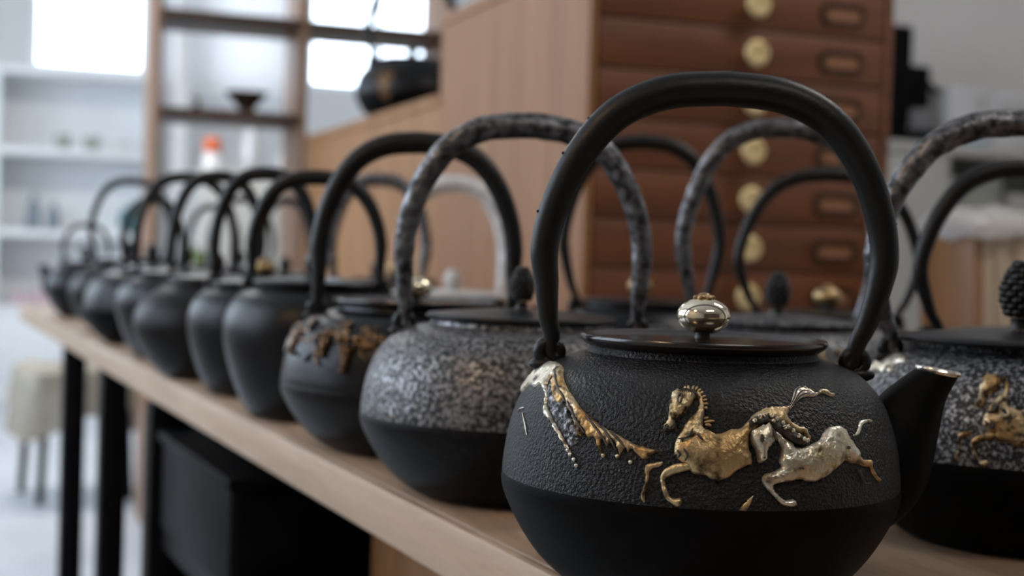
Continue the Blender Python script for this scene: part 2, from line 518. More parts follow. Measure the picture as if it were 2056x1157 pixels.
CURL = [[(136,11757),(141,11798),(147,11796),(150,11758),(149,11715),(146,11692),(142,11699),(141,11721)],
 [(169,11756),(165,11794),(165,11844),(169,11876),(174,11873),(176,11847),(175,11817),(172,11804)],
 [(210,11887),(210,11822),(206,11774),(200,11768),(196,11798),(197,11840),(200,11865),(203,11863)],
 [(231,11636),(226,11623),(222,11645),(222,11682),(224,11710),(228,11714),(230,11699),(230,11678)],
 [(262,11475),(257,11440),(252,11444),(250,11477),(251,11515),(254,11534),(257,11528),(258,11507)],
 [(285,11332),(280,11291),(275,11288),(272,11318),(272,11357),(275,11379),(278,11377),(280,11358)],
 [(294,11184),(300,11190),(303,11162),(303,11122),(300,11096),(296,11097),(294,11116),(295,11138)],
 [(319,10985),(325,10982),(328,10942),(327,10896),(323,10872),(319,10878),(318,10904),(319,10929)],
 [(359,10779),(354,10735),(348,10731),(345,10761),(346,10802),(349,10827),(352,10825),(354,10805)],
 [(365,10629),(360,10657),(360,10704),(364,10738),(368,10742),(370,10721),(370,10693),(368,10676)],
 [(118,11498),(113,11537),(113,11591),(117,11627),(122,11627),(124,11599),(124,11566),(121,11550)],
 [(202,11535),(203,11579),(207,11604),(211,11597),(213,11569),(212,11542),(209,11530),(207,11537)],
 [(250,11308),(256,11352),(262,11350),(265,11312),(264,11267),(260,11243),(257,11249),(256,11272)]]
SPIKE = [[(-197,13108),(-200,13283),(-205,13411)],
 [(-181,13132),(-176,13304),(-172,13429)],
 [(-165,13141),(-158,13291),(-153,13393)],
 [(-151,13072),(-142,13195),(-134,13272)],
 [(-139,12964),(-129,13057),(-121,13102)],
 [(-129,12779),(-117,12853),(-107,12881)],
 [(-122,12593),(-111,12641),(-102,12642)],
 [(-120,12407),(-106,12436),(-96,12419)],
 [(-118,12220),(-107,12184),(-99,12108)],
 [(-115,11685),(-102,11733),(-92,11744)],
 [(-113,11533),(-88,11584),(-65,11596)],
 [(-110,11413),(-93,11417),(-79,11384)],
 [(-222,13186),(-219,13296),(-219,13358)]]
MOUNT = {'snow': [(-1617,11771),(-1668,12228),(-1668,12723),(-1669,13271),(-1672,13596),(-1493,14009),(-1324,14170),(-1164,13927),(-1088,13468),(-1154,13443),(-1195,13264),(-1165,12761),(-1191,12507),(-1261,12600),(-1299,12370),(-1439,12379),(-1504,11895)],
 'slope': [(-1257,13788),(-1159,13903),(-1078,13479),(-969,12903),(-857,12275),(-765,11714),(-685,11330),(-606,10987),(-521,10692),(-436,10355),(-358,10194),(-284,10143),(-335,9976),(-354,9766),(-387,9638),(-420,9858),(-451,10069),(-460,9762),(-480,10101),(-504,9631),(-519,10065),(-554,10335),(-548,9556),(-570,10074),(-612,10401),(-588,9574),(-625,10017),(-653,10420),(-686,10384),(-720,10665),(-732,10364),(-761,10619),(-801,11092),(-830,11451),(-866,11610),(-913,12026),(-939,11732),(-997,11938),(-1063,12403),(-1145,13096)],
 'ridge': [(-1212,12616),(-1152,12688),(-1060,12076),(-1036,11627),(-959,11111),(-883,10606),(-849,10320),(-808,9991),(-771,9605),(-760,9435),(-776,9445),(-817,9795),(-849,10065),(-899,10388),(-959,10843),(-1037,11153),(-1060,11601),(-1102,12101)],
 'face': [(-1127,12586),(-1140,13013),(-1012,12466),(-913,12026),(-850,11562),(-788,10977),(-731,10333),(-746,10003),(-784,9836),(-814,10047),(-881,10608),(-959,11111),(-1032,11631)]}
MOUNT_LINE = {'r1': [(-1182,13592),(-1069,13007),(-971,12431),(-886,11920)],
 'r2': [(-721,11435),(-658,10986),(-601,10538),(-563,10081)],
 'r3': [(-638,11070),(-585,10743),(-548,10342),(-518,9946)],
 'r4': [(-565,10763),(-517,10497),(-481,10160)],
 'r5': [(-868,11939),(-809,11474),(-755,11012),(-699,10560)],
 'w1': [(-1387,10866),(-1337,11105),(-1287,11201)],
 'w2': [(-1283,10923),(-1200,10471),(-1141,9946)]}
MOUNT_BEAD = [(-745,9270),(-726,9000),(-790,9643),(-771,9483),(-445,9480),(-512,9683),(-585,9638)]

# ================================================================ THE ROOM
# x to the right along the drawer fronts, y into the depth, z up; metres
XL, XR, Y0, Y1, H = -1.45, 3.9, -3.2, 8.5, 2.75


def wall_with_holes(name, axis, pos, thick, lo, hi, holes, m):
    """axis 'x': wall in the plane x=pos running along y; axis 'y': plane y=pos running along x"""
    mb = MB()
    cuts = sorted(set([lo, hi] + [h[0] for h in holes] + [h[1] for h in holes]))
    for a, b in zip(cuts[:-1], cuts[1:]):
        zs = [(0, H)]
        for h in holes:
            if a >= h[0] - 1e-6 and b <= h[1] + 1e-6:
                zs = [(0, h[2]), (h[3], H)]
        for z0, z1 in zs:
            if axis == 'x':
                mb.box(min(pos, pos + thick), max(pos, pos + thick), a, b, z0, z1)
            else:
                mb.box(a, b, min(pos, pos + thick), max(pos, pos + thick), z0, z1)
    return tag(mb.build(name, m, smooth=0), kind='structure')


def window(n, axis, pos, thick, h, label=None, mull=1):
    """frame, panes and glazing bars of one window in hole h=(a,b,z0,z1)"""
    a, b, z0, z1 = h
    mid = pos + thick * .5
    root = empty('window_%d' % n, ((mid, (a + b) / 2, z0) if axis == 'x' else ((a + b) / 2, mid, z0)), kind='structure')
    w, hh = (b - a) / 2, z1 - z0

    def place(mb, name, m):
        o = mb.build(name, m, root, 0)
        if axis == 'x':
            o.rotation_euler = (0, 0, PI / 2)
        return o
    fr = MB()
    t = .035
    fr.box(-w, w, -.03, .03, 0, t).box(-w, w, -.03, .03, hh - t, hh).box(-w, -w + t, -.03, .03, t, hh - t).box(w - t, w, -.03, .03, t, hh - t)
    place(fr, 'window_frame', 'white_paint')
    xs = [-w + t + (2 * w - 2 * t) * k / (mull + 1) for k in range(mull + 2)]
    for k in range(1, mull + 1):
        place(MB().box(xs[k] - .015, xs[k] + .015, -.02, .02, t, hh - t), 'glazing_bar', 'white_paint')
    for k in range(mull + 1):
        place(MB().box(xs[k] + .015 * (k > 0), xs[k + 1] - .015 * (k < mull), -.003, .003, t, hh - t), 'pane', 'window_glass')
    if axis == 'x':
        portal('daylight_portal', (mid + .06 * (1 if thick < 0 else -1), (a + b) / 2, (z0 + z1) / 2), (0, R(-90) if thick < 0 else R(90), 0), z1 - z0, b - a)
    else:
        portal('daylight_portal', ((a + b) / 2, mid - .06, (z0 + z1) / 2), (R(-90), 0, 0), b - a, z1 - z0)
    return root


tag(MB().box(XL - .2, XR + .2, Y0 - .2, Y1 + .2, -.08, 0).build('floor', 'floor_vinyl', smooth=0), kind='structure')
tag(MB().box(XL - .2, XR + .2, Y0 - .2, Y1 + .2, H, H + .08).build('ceiling', 'ceiling_white', smooth=0), kind='structure')
LW = [(1.15, 2.75, .95, 2.35), (3.15, 4.75, .95, 2.35), (5.2, 6.8, .95, 2.35)]
BW = [(.18, .82, 1.84, 2.6), (1.15, 1.64, 1.77, 2.6), (1.76, 2.66, 1.84, 2.6)]
wall_with_holes('wall_left', 'x', XL, -.16, Y0 - .16, Y1 + .16, LW, 'wall_white')
wall_with_holes('wall_back', 'y', Y1, .16, XL, XR, BW, 'wall_white')
wall_with_holes('wall_right', 'x', XR, .16, Y0 - .16, Y1 + .16, [], 'wall_grey')
wall_with_holes('wall_front', 'y', Y0, -.16, XL, XR, [], 'wall_dark')  # unseen; coloured dark so less light bounces onto the kettle fronts
tag(MB().box(1.75, XR, 4.12, 4.24, 0, H).build('wall_partition', 'wall_grey', smooth=0), kind='structure')
for i, h in enumerate(LW):
    window(i + 1, 'x', XL, -.16, h)
for i, h in enumerate(BW):
    window(i + 4, 'y', Y1, .16, h, mull=0 if i < 2 else 1)
tag(MB().box(XL, XR, Y1 - .015, Y1, 0, .09).build('baseboard_back', 'white_paint', smooth=0), kind='structure')
tag(MB().box(XL, XL + .015, Y0, Y1 - .015, 0, .09).build('baseboard_left', 'white_paint', smooth=0), kind='structure')

# roller blind drawn over the middle window of the back wall
bl = empty('roller_blind', (1.395, Y1 - .05, 2.63), 0, 'white fabric roller blind drawn down over the window behind the wooden rack', 'blind')
MB().tube([(-.30, 0, 0), (.30, 0, 0)], .022, 14).build('roller', 'white_paint', bl)
bp_ = MB()
for k in range(12):
    bp_.box(-.285 + .0475 * k, -.285 + .0475 * (k + 1), -.0225 + .001 * (k % 2), -.0215 + .001 * (k % 2), -.87, 0)
bp_.build('fabric', 'blind', bl, 0)
MB().bbox(-.29, .29, -.031, -.013, -.892, -.868, .004).build('hem_bar', 'white_paint', bl)

# slim white pillar in front of the back wall
tag(MB().bbox(.905, .985, 7.9, 7.98, 0, H, .006).build('trim_1', 'white_gloss'), kind='structure')


# ---------------------------------------------------------------- unseen ceiling lamps, placed and powered to brighten parts of the room
def ceiling_lamp(x, y, label, power):
    o = empty('ceiling_lamp', (x, y, H), 0, label, 'ceiling lamp', 'white ceiling lamps')
    MB().bbox(-.62, .62, -.11, .11, -.05, 0, .008).build('housing', 'white_gloss', o)
    for s in (-1, 1):
        MB().tube([(-.58, s * .05, -.066), (.58, s * .05, -.066)], .014, 12).build('tube', 'tube_glow', o)
    lamp('ceiling_light', (x, y, H - .085), (0, 0, 0), 1.1, .2, power, (1, .965, .92))


ceiling_lamp(.6, -.9, 'white ceiling lamp over the near end of the table', 11)
ceiling_lamp(2.1, 1.3, 'white ceiling lamp in front of the drawer cabinet', 16)
ceiling_lamp(.3, 5.6, 'white ceiling lamp above the far bookcase end of the room', 30)
pl = empty('pendant_lamp', (-.75, .35, H), 0, 'small pendant lamp with a warm bulb hanging left of the table', 'lamp')
MB().tube([(0, 0, 0), (0, 0, -.62)], .004, 8).build('cord', 'plastic_black', pl)
MB().lathe([(.02, -.62), (.05, -.64), (.11, -.72), (.13, -.78), (.126, -.78), (.106, -.722), (.047, -.645), (.018, -.628)], 32, cap0=False, cap1=False).build('shade', 'shade_white', pl)
MB().ball((0, 0, -.735), .035, 14, 10).build('bulb', 'bulb_glow', pl)
wl = bpy.data.lights.new('warm_bulb', 'POINT')
wl.energy, wl.color, wl.shadow_soft_size = 10, (1, .66, .36), .045
wo = bpy.data.objects.new('warm_bulb', wl)
wo.location = (-.75, .35, H - .81)
COL.objects.link(wo)

# ================================================================ TABLE
TABLE_Z = .72
table = empty('display_table', (.366, -.375, 0), R(4.1), 'long pale wooden display table on black steel legs, covered with iron kettles', 'table')
MB().bbox(.004, .70, 0, 4.12, .684, .72, .003, seg=2).build('table_top', 'wood_table', table)
e = MB().bbox(-.004, .004, 0, 4.12, .6825, .7195, .0025, seg=2).build('front_edge_strip', 'wood_edge', table)
e['label'] = 'pale lipping strip along the front edge of the table'
for y in (.35, 2.77, 3.27):
    for x in (.004, .63):
        MB().bbox(x, x + .042, y, y + .042, 0, .684, .003).build('leg', 'steel_black', table)
MB().box(.20, .225, .392, 3.27, .64, .684).build('rail', 'steel_black', table, 0)
MB().box(.64, .665, .392, 3.27, .64, .684).build('rail', 'steel_black', table, 0)


def tloc(x, y, z=0.0):
    c, s = math.cos(R(4.1)), math.sin(R(4.1))
    return (.366 + c * x - s * y, -.375 + s * x + c * y, z)


# black steel rack standing under the table, with crates
rack = empty('under_table_rack', tloc(0, 0), R(4.1), 'low black steel rack standing under the display table', 'rack')
for y in (1.1, 2.37):
    for x in (.012, .56):
        MB().bbox(x, x + .05, y, y + .05, 0, .665, .003).build('post', 'steel_black', rack)
for z in (.12, .47):
    MB().bbox(.03, .61, 1.15, 2.37, z, z + .035, .003).build('shelf', 'steel_black', rack)
MB().box(.60, .61, 1.15, 2.37, .155, .60).build('back_panel', 'steel_black', rack, 0)  # added dark sheet hiding the bright floor, to keep under the table dark
MB().box(.062, .56, 2.385, 2.40, .155, .64).build('end_panel', 'steel_black', rack, 0)


def crate(name, label, cat, x, y, z, sx, sy, sz, m, wall=.012, rot=0.0, lip=True):
    o = empty(name, tloc(x, y, z), R(4.1) + rot, label, cat)
    MB().bbox(-sx / 2, sx / 2, -sy / 2, sy / 2, 0, wall, .003).build('base', m, o)
    for s in (-1, 1):
        MB().bbox(s * sx / 2 - wall / 2, s * sx / 2 + wall / 2, -sy / 2, sy / 2, 0, sz, .003).build('side', m, o)
        MB().bbox(-sx / 2, sx / 2, s * sy / 2 - wall / 2, s * sy / 2 + wall / 2, 0, sz, .003).build('end', m, o)
    if lip:
        MB().bbox(-sx / 2 - .012, sx / 2 + .012, -sy / 2 - .012, sy / 2 + .012, sz, sz + .014, .004).build('lid', m, o)
    return o


crate('storage_crate', 'black lidded storage crate on the upper shelf of the rack under the table', 'crate', .240, 2.14, .505, .42, .40, .115, 'plastic_black')
crate('storage_crate', 'large black lidded storage crate on the lower shelf of the rack', 'crate', .240, 2.14, .155, .42, .40, .25, 'plastic_black')
crate('wooden_box', 'open brown wooden box on the lower shelf under the table', 'box', .30, 1.62, .155, .40, .46, .22, 'wood_box', lip=False)
crate('wooden_box', 'small brown wooden box on the upper shelf under the table', 'box', .30, 1.72, .505, .26, .30, .09, 'wood_box', lip=False)
crate('wooden_box', 'brown wooden box on the floor under the far end of the table', 'box', .42, 3.02, 0, .26, .34, .28, 'wood_box', lip=False)

# ================================================================ DRAWER CABINET
CX0, CX1, CY0, CY1, CZ1 = .895, 1.47, 2.12, 2.934, 1.392
cab = empty('drawer_cabinet', (CX0, CY0, 0), 0, 'tall reddish-brown wooden drawer cabinet with cream knobs and label holders', 'cabinet')
W, D = CX1 - CX0, CY1 - CY0
body = MB()
body.box(.014, W - .014, .024, D, .05, CZ1 - .022)
body.build('carcass', 'wood_front', cab, 0)
MB().bbox(-.004, W + .004, -.006, D, CZ1 - .022, CZ1, .003).build('top_board', 'wood_side', cab)
MB().box(.02, W - .02, .04, D - .02, 0, .05).build('plinth', 'wood_shelf', cab, 0)
nb = 5
for k in range(nb):
    y0, y1 = D * k / nb, D * (k + 1) / nb
    MB().bbox(0, .014, y0 + .0006, y1 - .0006, .05, CZ1 - .022, .0012, seg=1).build('side_board', 'wood_side', cab, 0)
MB().bbox(W - .014, W, 0, D, .05, CZ1 - .022, .002).build('side_panel', 'wood_front', cab)
PITCH, ZT = .0815, 1.3585
front = MB().bbox(.0165, W - .0165, .002, .024, -PITCH + .0035, 0, .002).mesh('drawer_front', 'wood_front')
knob = MB()
knob.lathe([(.009, .0), (.008, .010), (.013, .014), (.0205, .018), (.0225, .0225), (.021, .027), (.016, .0295), (.013, .0285), (.008, .0275), (.0001, .0275)], 28, cap1=False)
knob_me = knob.mesh('knob', 'knob_cream', 50)
lab = MB()
lw, lh = .043, .0195
fr = [(-lw + .008, -lh), (lw - .008, -lh), (lw, -lh + .008), (lw, lh - .008), (lw - .008, lh), (-lw + .008, lh), (-lw, lh - .008), (-lw, -lh + .008)]
fi = [(x * .80, z * .56) for x, z in fr]
v = [(x, 0, z) for x, z in fr] + [(x, -.004, z) for x, z in fr] + [(x, -.004, z) for x, z in fi] + [(x, 0, z) for x, z in fi]
f = []
for k in range(8):
    j = (k + 1) % 8
    f += [(k, j, 8 + j, 8 + k), (8 + k, 8 + j, 16 + j, 16 + k), (16 + k, 16 + j, 24 + j, 24 + k)]
lab.add(v, f)
lab_me = lab.mesh('label_holder', 'label_brass', 0)
card_me = MB().box(-lw * .80, lw * .80, -.0012, 0, -lh * .56, lh * .56).mesh('card', 'card_brown', 0)
for i in range(15):
    z = ZT - PITCH * i
    d = bpy.data.objects.new('drawer', front)
    COL.objects.link(d)
    d.parent = cab
    d.location = (0, 0, z)
    for nm, me, loc, rot in (('knob', knob_me, (W * .512, .002, -PITCH / 2), (PI / 2, 0, 0)),
                             ('label_holder', lab_me, (W * .822, .002, -PITCH / 2), (0, 0, 0)),
                             ('card', card_me, (W * .822, .002, -PITCH / 2), (0, 0, 0))):
        o = bpy.data.objects.new(nm, me)
        COL.objects.link(o)
        o.parent = d
        o.location, o.rotation_euler = loc, rot

# lower wooden counter running back from the cabinet
ctr = empty('wooden_counter', (CX0, CY1, 0), 0, 'lower wooden counter running back from the drawer cabinet, a kettle standing on it', 'counter')
CTZ, CL = 1.224, 1.384
MB().box(.014, .60, .004, CL - .004, .05, CTZ - .022).build('carcass', 'wood_counter', ctr, 0)
MB().bbox(-.006, .61, 0.002, CL, CTZ - .022, CTZ, .003).build('top_board', 'wood_counter', ctr)
MB().box(.03, .58, .02, CL - .02, 0, .05).build('plinth', 'wood_shelf', ctr, 0)
for k in range(4):
    y0, y1 = CL * k / 4, CL * (k + 1) / 4
    MB().bbox(0, .014, y0 + .003, y1 - .0008, .05, CTZ - .022, .0012, seg=1).build('side_board', 'wood_counter', ctr, 0)

# ================================================================ OPEN WOODEN RACK behind the counter
et = empty('open_rack', (.452, 4.46, 0), 0, 'dark brown open wooden rack with plank sides standing before the windows', 'rack')
for x in (0, .452, .93):
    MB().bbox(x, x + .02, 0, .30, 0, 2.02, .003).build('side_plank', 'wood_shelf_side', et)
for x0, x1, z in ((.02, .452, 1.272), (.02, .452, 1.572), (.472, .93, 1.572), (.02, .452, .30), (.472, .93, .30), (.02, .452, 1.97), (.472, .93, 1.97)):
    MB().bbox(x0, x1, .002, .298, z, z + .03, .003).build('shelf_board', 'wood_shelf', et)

bowl = empty('footed_bowl', (.755, 4.60, 1.302), 0, 'dark brown footed bowl standing on the middle shelf of the wooden rack', 'bowl')
MB().lathe([(.030, 0), (.028, .012), (.026, .02), (.042, .040), (.060, .058), (.0675, .070), (.065, .071), (.057, .062), (.038, .046), (.0001, .036)], 36, cap1=False).build('bowl_body', 'bowl_brown', bowl)
MB().tube([(.067 * math.cos(a * PI / 16), .067 * math.sin(a * PI / 16), .0705) for a in range(32)], .002, 8, closed=True).build('rim', 'bowl_brown', bowl)


def sprig(name, label, loc, r, h, n, seed, pot=True):
    rnd = random.Random(seed)
    o = empty(name, loc, 0, label, 'plant')
    z0 = 0.0
    if pot:
        MB().lathe([(r * .5, 0), (r * .62, h * .25), (r * .7, h * .3), (r * .6, h * .3), (.0001, h * .27)], 20, cap1=False).build('pot', 'soil_pot', o)
        z0 = h * .26
    for k in range(n):
        a, t = rnd.uniform(0, 2 * PI), rnd.uniform(.25, 1)
        top = Vector((r * t * math.cos(a), r * t * math.sin(a), z0 + (h - z0) * rnd.uniform(.45, 1)))
        mid = Vector((top.x * .35, top.y * .35, z0 + (top.z - z0) * .6))
        side = Vector((-math.sin(a), math.cos(a), 0)) * r * .22
        up = Vector((0, 0, .002))
        base = Vector((0, 0, z0 - .002))
        vv = [base, mid + side, mid - side, top, mid + side * .2 + up * 2, base + up]
        MB().add(vv, [(0, 1, 4), (0, 4, 2), (1, 3, 4), (4, 3, 2), (0, 2, 5), (5, 1, 0)]).build('leaf', 'leaf_green', o)
    return o


sprig('small_plant', 'tiny green plant in a pot on the middle shelf of the wooden rack', (.60, 4.60, 1.302), .022, .065, 9, 2)

sprig('moss_plant', 'green moss plant in a reddish pot behind the far kettles on the table', (.475, 3.50, TABLE_Z), .045, .185, 26, 5)

# ================================================================ WHITE BOOKCASE at the far end
bk = empty('white_bookcase', (-.02, 8.08, 0), 0, 'white painted open bookcase against the far wall below the bright window', 'bookcase')
BWD, BD = .86, .36
for x in (0, BWD - .045):
    MB().bbox(x, x + .045, 0, BD, 0, 1.80, .004).build('side_panel', 'white_paint', bk)
MB().box(.045, BWD - .045, BD - .015, BD, .08, 1.76).build('back_panel', 'white_paint', bk, 0)
for z in (.06, .47, .885, 1.327, 1.76):
    MB().bbox(.045, BWD - .045, .002, BD - .015, z, z + .04, .004).build('shelf', 'white_paint', bk)
MB().box(.045, BWD - .045, .01, .03, 0, .06).build('kick_board', 'white_paint', bk, 0)
MB().bbox(.047, BWD - .047, -.002, .016, .102, .468, .003).build('cupboard_door', 'white_paint', bk)


def cup(label, loc, m, r=.04, h=.07):
    o = empty('tea_cup', loc, 0, label, 'cup', 'cups in the white bookcase')
    MB().lathe([(r * .55, 0), (r * .6, .006), (r * .9, h * .4), (r, h), (r * .94, h), (r * .84, h * .42), (.0001, .012)], 28, cap1=False).build('cup_body', m, o)
    MB().lathe([(r * .62, 0), (r * .62, .005), (r * .5, .005), (r * .5, 0)], 24, cap0=False, cap1=False).build('foot_ring', m, o)
    return o


cup('sage green cup, left of three on the bookcase shelf under the window', (.35, 8.2, 1.367), 'sage_glaze', .045, .085)
cup('sage green cup, middle of three on the bookcase shelf under the window', (.50, 8.2, 1.367), 'sage_glaze', .045, .08)
cup('pale cup, right of three on the bookcase shelf under the window', (.64, 8.2, 1.367), 'white_gloss', .045, .07)


def bottle(name, label, loc, m, r, h, cap=None, cat='bottle', group=None):
    o = empty(name, loc, 0, label, cat, group)
    MB().lathe([(r * .9, 0), (r, .006), (r, h * .62), (r * .85, h * .72), (r * .4, h * .82), (r * .36, h * .95), (r * .42, h * .955), (r * .42, h * .97)], 28).build('bottle_body', m, o)
    MB().lathe([(r * .44, h * .955), (r * .44, h), (r * .36, h * 1.01)], 20).build('cap', cap or m, o)
    return o


bottle('vase', 'slim grey glazed vase, taller of two on the bookcase shelf', (.205, 8.2, .925), 'grey_glaze', .037, .20, cat='vase', group='grey vases in the bookcase')
bottle('vase', 'small grey glazed vase, shorter of two on the bookcase shelf', (.31, 8.2, .925), 'grey_glaze', .035, .15, cat='vase', group='grey vases in the bookcase')
tp = empty('teal_jar', (.72, 8.2, .925), 0, 'round teal glazed jar with a lid in the white bookcase', 'jar')
MB().lathe([(.035, 0), (.055, .02), (.068, .06), (.066, .10), (.05, .125), (.042, .13)], 32).build('jar_body', 'teal_glaze', tp)
MB().lathe([(.046, .13), (.045, .137), (.02, .145), (.011, .148), (.015, .158), (.009, .166), (.0001, .167)], 28, cap1=False).build('jar_lid', 'teal_glaze', tp)
for k, (x, w, hh) in enumerate(((.15, .10, .07), (.28, .13, .085), (.43, .09, .06))):
    o = empty('gift_box', (x, 8.22, .51), 0, ('small pink paper box, left of three low in the bookcase', 'largest pink paper box, middle of three low in the bookcase', 'flat pink paper box, right of three low in the bookcase')[k], 'box', 'pink boxes in the bookcase')
    MB().bbox(-w / 2, w / 2, -.05, .05, 0, hh * .7, .003).build('box_body', 'pink_paper', o)
    MB().bbox(-w / 2 - .003, w / 2 + .003, -.053, .053, hh * .62, hh, .003).build('box_lid', 'pink_paper', o)

# grey sideboard behind the open rack with small vessels
sb = empty('grey_sideboard', (.86, 6.4, 0), 0, 'grey sideboard standing behind the open wooden rack', 'sideboard')
MB().box(.01, 1.49, .02, .48, .06, 1.185).build('carcass', 'cabinet_grey', sb, 0)
MB().bbox(0, 1.5, 0, .5, 1.185, 1.215, .004).build('top_board', 'cabinet_grey', sb)
MB().box(.03, 1.47, .04, .46, 0, .06).build('plinth', 'plastic_grey', sb, 0)
for k in range(3):
    d = MB().bbox(.015 + k * .49, .495 + k * .49, 0, .02, .07, 1.18, .003).build('door', 'cabinet_grey', sb)
    MB().tube([(.46 + k * .49, -.02, .62), (.46 + k * .49, -.02, .76)], .006, 10).build('handle', 'plastic_grey', d)
bo = empty('capped_bottle', (.92, 6.5, 1.215), 0, 'white bottle with an orange-red cap on the grey sideboard', 'bottle')
MB().lathe([(.036, 0), (.04, .005), (.04, .062), (.03, .078), (.022, .082)], 28).build('bottle_body', 'white_gloss', bo)
MB().lathe([(.036, .080), (.040, .086), (.040, .128), (.032, .142), (.012, .146)], 28).build('cap', 'orange_plastic', bo)
gv = empty('glass_decanter', (1.10, 6.52, 1.215), 0, 'grey glass decanter with a round stopper on the grey sideboard', 'decanter')
MB().lathe([(.045, 0), (.052, .01), (.052, .10), (.04, .15), (.03, .19), (.036, .20)], 28).build('vessel', 'glass_vessel', gv)
MB().ball((0, 0, .222), .026, 16, 10).build('stopper', 'glass_vessel', gv)
bottle('canister_bottle', 'stout white bottle with a grey cap on the grey sideboard', (1.265, 6.5, 1.215), 'white_gloss', .04, .13, 'plastic_grey')
bottle('canister_bottle', 'dark grey bottle at the right on the grey sideboard', (1.40, 6.5, 1.215), 'plastic_grey', .04, .13, 'plastic_black')

# added pale cabinet filling a light bluish patch under the right-hand back window
fc = empty('filing_cabinet', (1.70, 7.6, 0), 0, 'pale blue-white filing cabinet under the bright window behind the counter kettle', 'cabinet')
MB().bbox(0, .95, 0, .5, 0, 1.52, .005).build('carcass', 'white_paint', fc)
for k in range(3):
    d = MB().bbox(.012, .938, -.018, 0, .05 + k * .49, .52 + k * .49, .004).build('drawer', 'white_paint', fc)
    MB().tube([(.38, -.018, .40 + k * .49), (.39, -.04, .40 + k * .49), (.56, -.04, .40 + k * .49), (.57, -.018, .40 + k * .49)], .006, 8).build('handle', 'plastic_grey', d)

# ================================================================ STOOL with beige cloth
st = empty('draped_stool', (.285, 5.10, 0), R(12), 'low black-legged stool under a beige draped cloth beyond the table end', 'stool')
for sx in (-1, 1):
    for sy in (-1, 1):
        MB().tube([(sx * .15, sy * .13, 0), (sx * .13, sy * .115, .43)], .014, 10).build('leg', 'steel_black', st)
MB().bbox(-.16, .16, -.15, .15, .425, .45, .006).build('seat', 'steel_black', st)
cl = MB()
rows, cols = 10, 56
vv, ff = [], []
for i in range(rows):
    t = i / (rows - 1)
    for k in range(cols):
        a = 2 * PI * k / cols
        sq = 1 / max(abs(math.cos(a)), abs(math.sin(a))) ** .75
        if t < .4:
            rr, z = .19 * sq * (t / .4), .456 + .004 * math.sin(3 * a)
        else:
            q = (t - .4) / .6
            fold = 1 + .09 * q * math.sin(9 * a) + .05 * q * math.sin(4 * a + 1)
            rr = (.19 * sq + .022 * q) * fold
            z = .455 - (.19 + .06 * math.sin(2 * a + .8)) * q
        vv.append((rr * math.cos(a), rr * math.sin(a), z))
for i in range(rows - 1):
    for k in range(cols):
        ff.append((i * cols + k, i * cols + (k + 1) % cols, (i + 1) * cols + (k + 1) % cols, (i + 1) * cols + k))
cl.add(vv, ff)
cl.build('cloth', 'cloth_beige', st, 60)

# ================================================================ RIGHT SIDE: low shelving, black device, cartons, wrapped boards
UX0, UX1, UY0, UY1 = 2.30, 3.55, 3.66, 4.11
un = empty('grey_shelving', (UX0, UY0, 0), 0, 'pale grey shelving unit against the grey partition wall right of the drawer cabinet', 'shelving')
UW, UD = UX1 - UX0, UY1 - UY0
for x in (0, .43, UW - .03):
    MB().bbox(x, x + .03, 0, UD, 0, 1.235, .003).build('upright', 'cabinet_grey', un)
MB().bbox(-.01, UW + .01, -.01, UD, 1.235, 1.268, .004).build('top_board', 'cabinet_grey', un)
MB().box(.03, UW - .03, UD - .012, UD, .05, 1.235).build('back_panel', 'cabinet_green', un, 0)
for z in (.06, .42, .76):
    MB().bbox(.46, UW - .03, .004, UD - .014, z, z + .028, .003).build('shelf', 'white_gloss', un)
d = MB().bbox(.032, .428, -.004, .014, .06, 1.23, .003).build('door', 'cabinet_grey', un)
MB().tube([(.40, -.022, .60), (.40, -.022, .74)], .006, 10).build('handle', 'plastic_grey', d)
for k, (x, w, hh, m, lb) in enumerate(((.60, .20, .36, 'cabinet_green', 'grey-green storage box on the shelf of the grey shelving unit'), (.86, .24, .32, 'cabinet_grey', 'pale grey storage box, right of the grey-green one on the shelving'))):
    o = empty('storage_box', (UX0 + x, UY0 + .22, .788), 0, lb, 'box', 'boxes in the grey shelving')
    MB().bbox(-w / 2, w / 2, -.16, .16, 0, hh, .012).build('box_body', m, o)
    MB().bbox(-w / 2 - .006, w / 2 + .006, -.166, .166, hh - .01, hh + .02, .006).build('box_lid', m, o)
for k in range(4):
    o = empty('paper_ream', (UX0 + .72, UY0 + .22, .448 + k * .05), R((3, -2, 4, 0)[k]), ('white paper bundle at the bottom of the stack on the low shelf', 'white paper bundle second from the bottom of the stack on the low shelf', 'white paper bundle third from the bottom of the stack on the low shelf', 'white paper bundle topmost of the stack on the low shelf')[k], 'paper', 'paper bundles on the low shelf')
    MB().bbox(-.15, .15, -.11, .11, 0, .048, .002).build('sheets', 'paper_white', o)
    MB().box(-.012, .012, -.1105, .1105, -.0, .0485).build('band', 'paper_print', o, 0)

dv = empty('black_device', (2.70, 3.86, 1.268), 0, 'black upright office device with a side handle on the grey shelving beside the cabinet', 'device')
MB().bbox(-.10, .12, -.09, .09, 0, .05, .012).build('base', 'plastic_black', dv)
MB().bbox(-.10, .005, -.07, .07, .05, .375, .012).build('column', 'plastic_black', dv)
MB().bbox(.005, .085, -.06, .06, .12, .255, .014).build('head', 'plastic_black', dv)
MB().bbox(.012, .075, -.064, -.05, .055, .118, .006).build('front_panel', 'plastic_grey', dv)
MB().tube([(.08, -.02, .20), (.105, -.025, .198), (.135, -.03, .175)], [.014, .012, .008], 12).build('lever', 'plastic_black', dv)


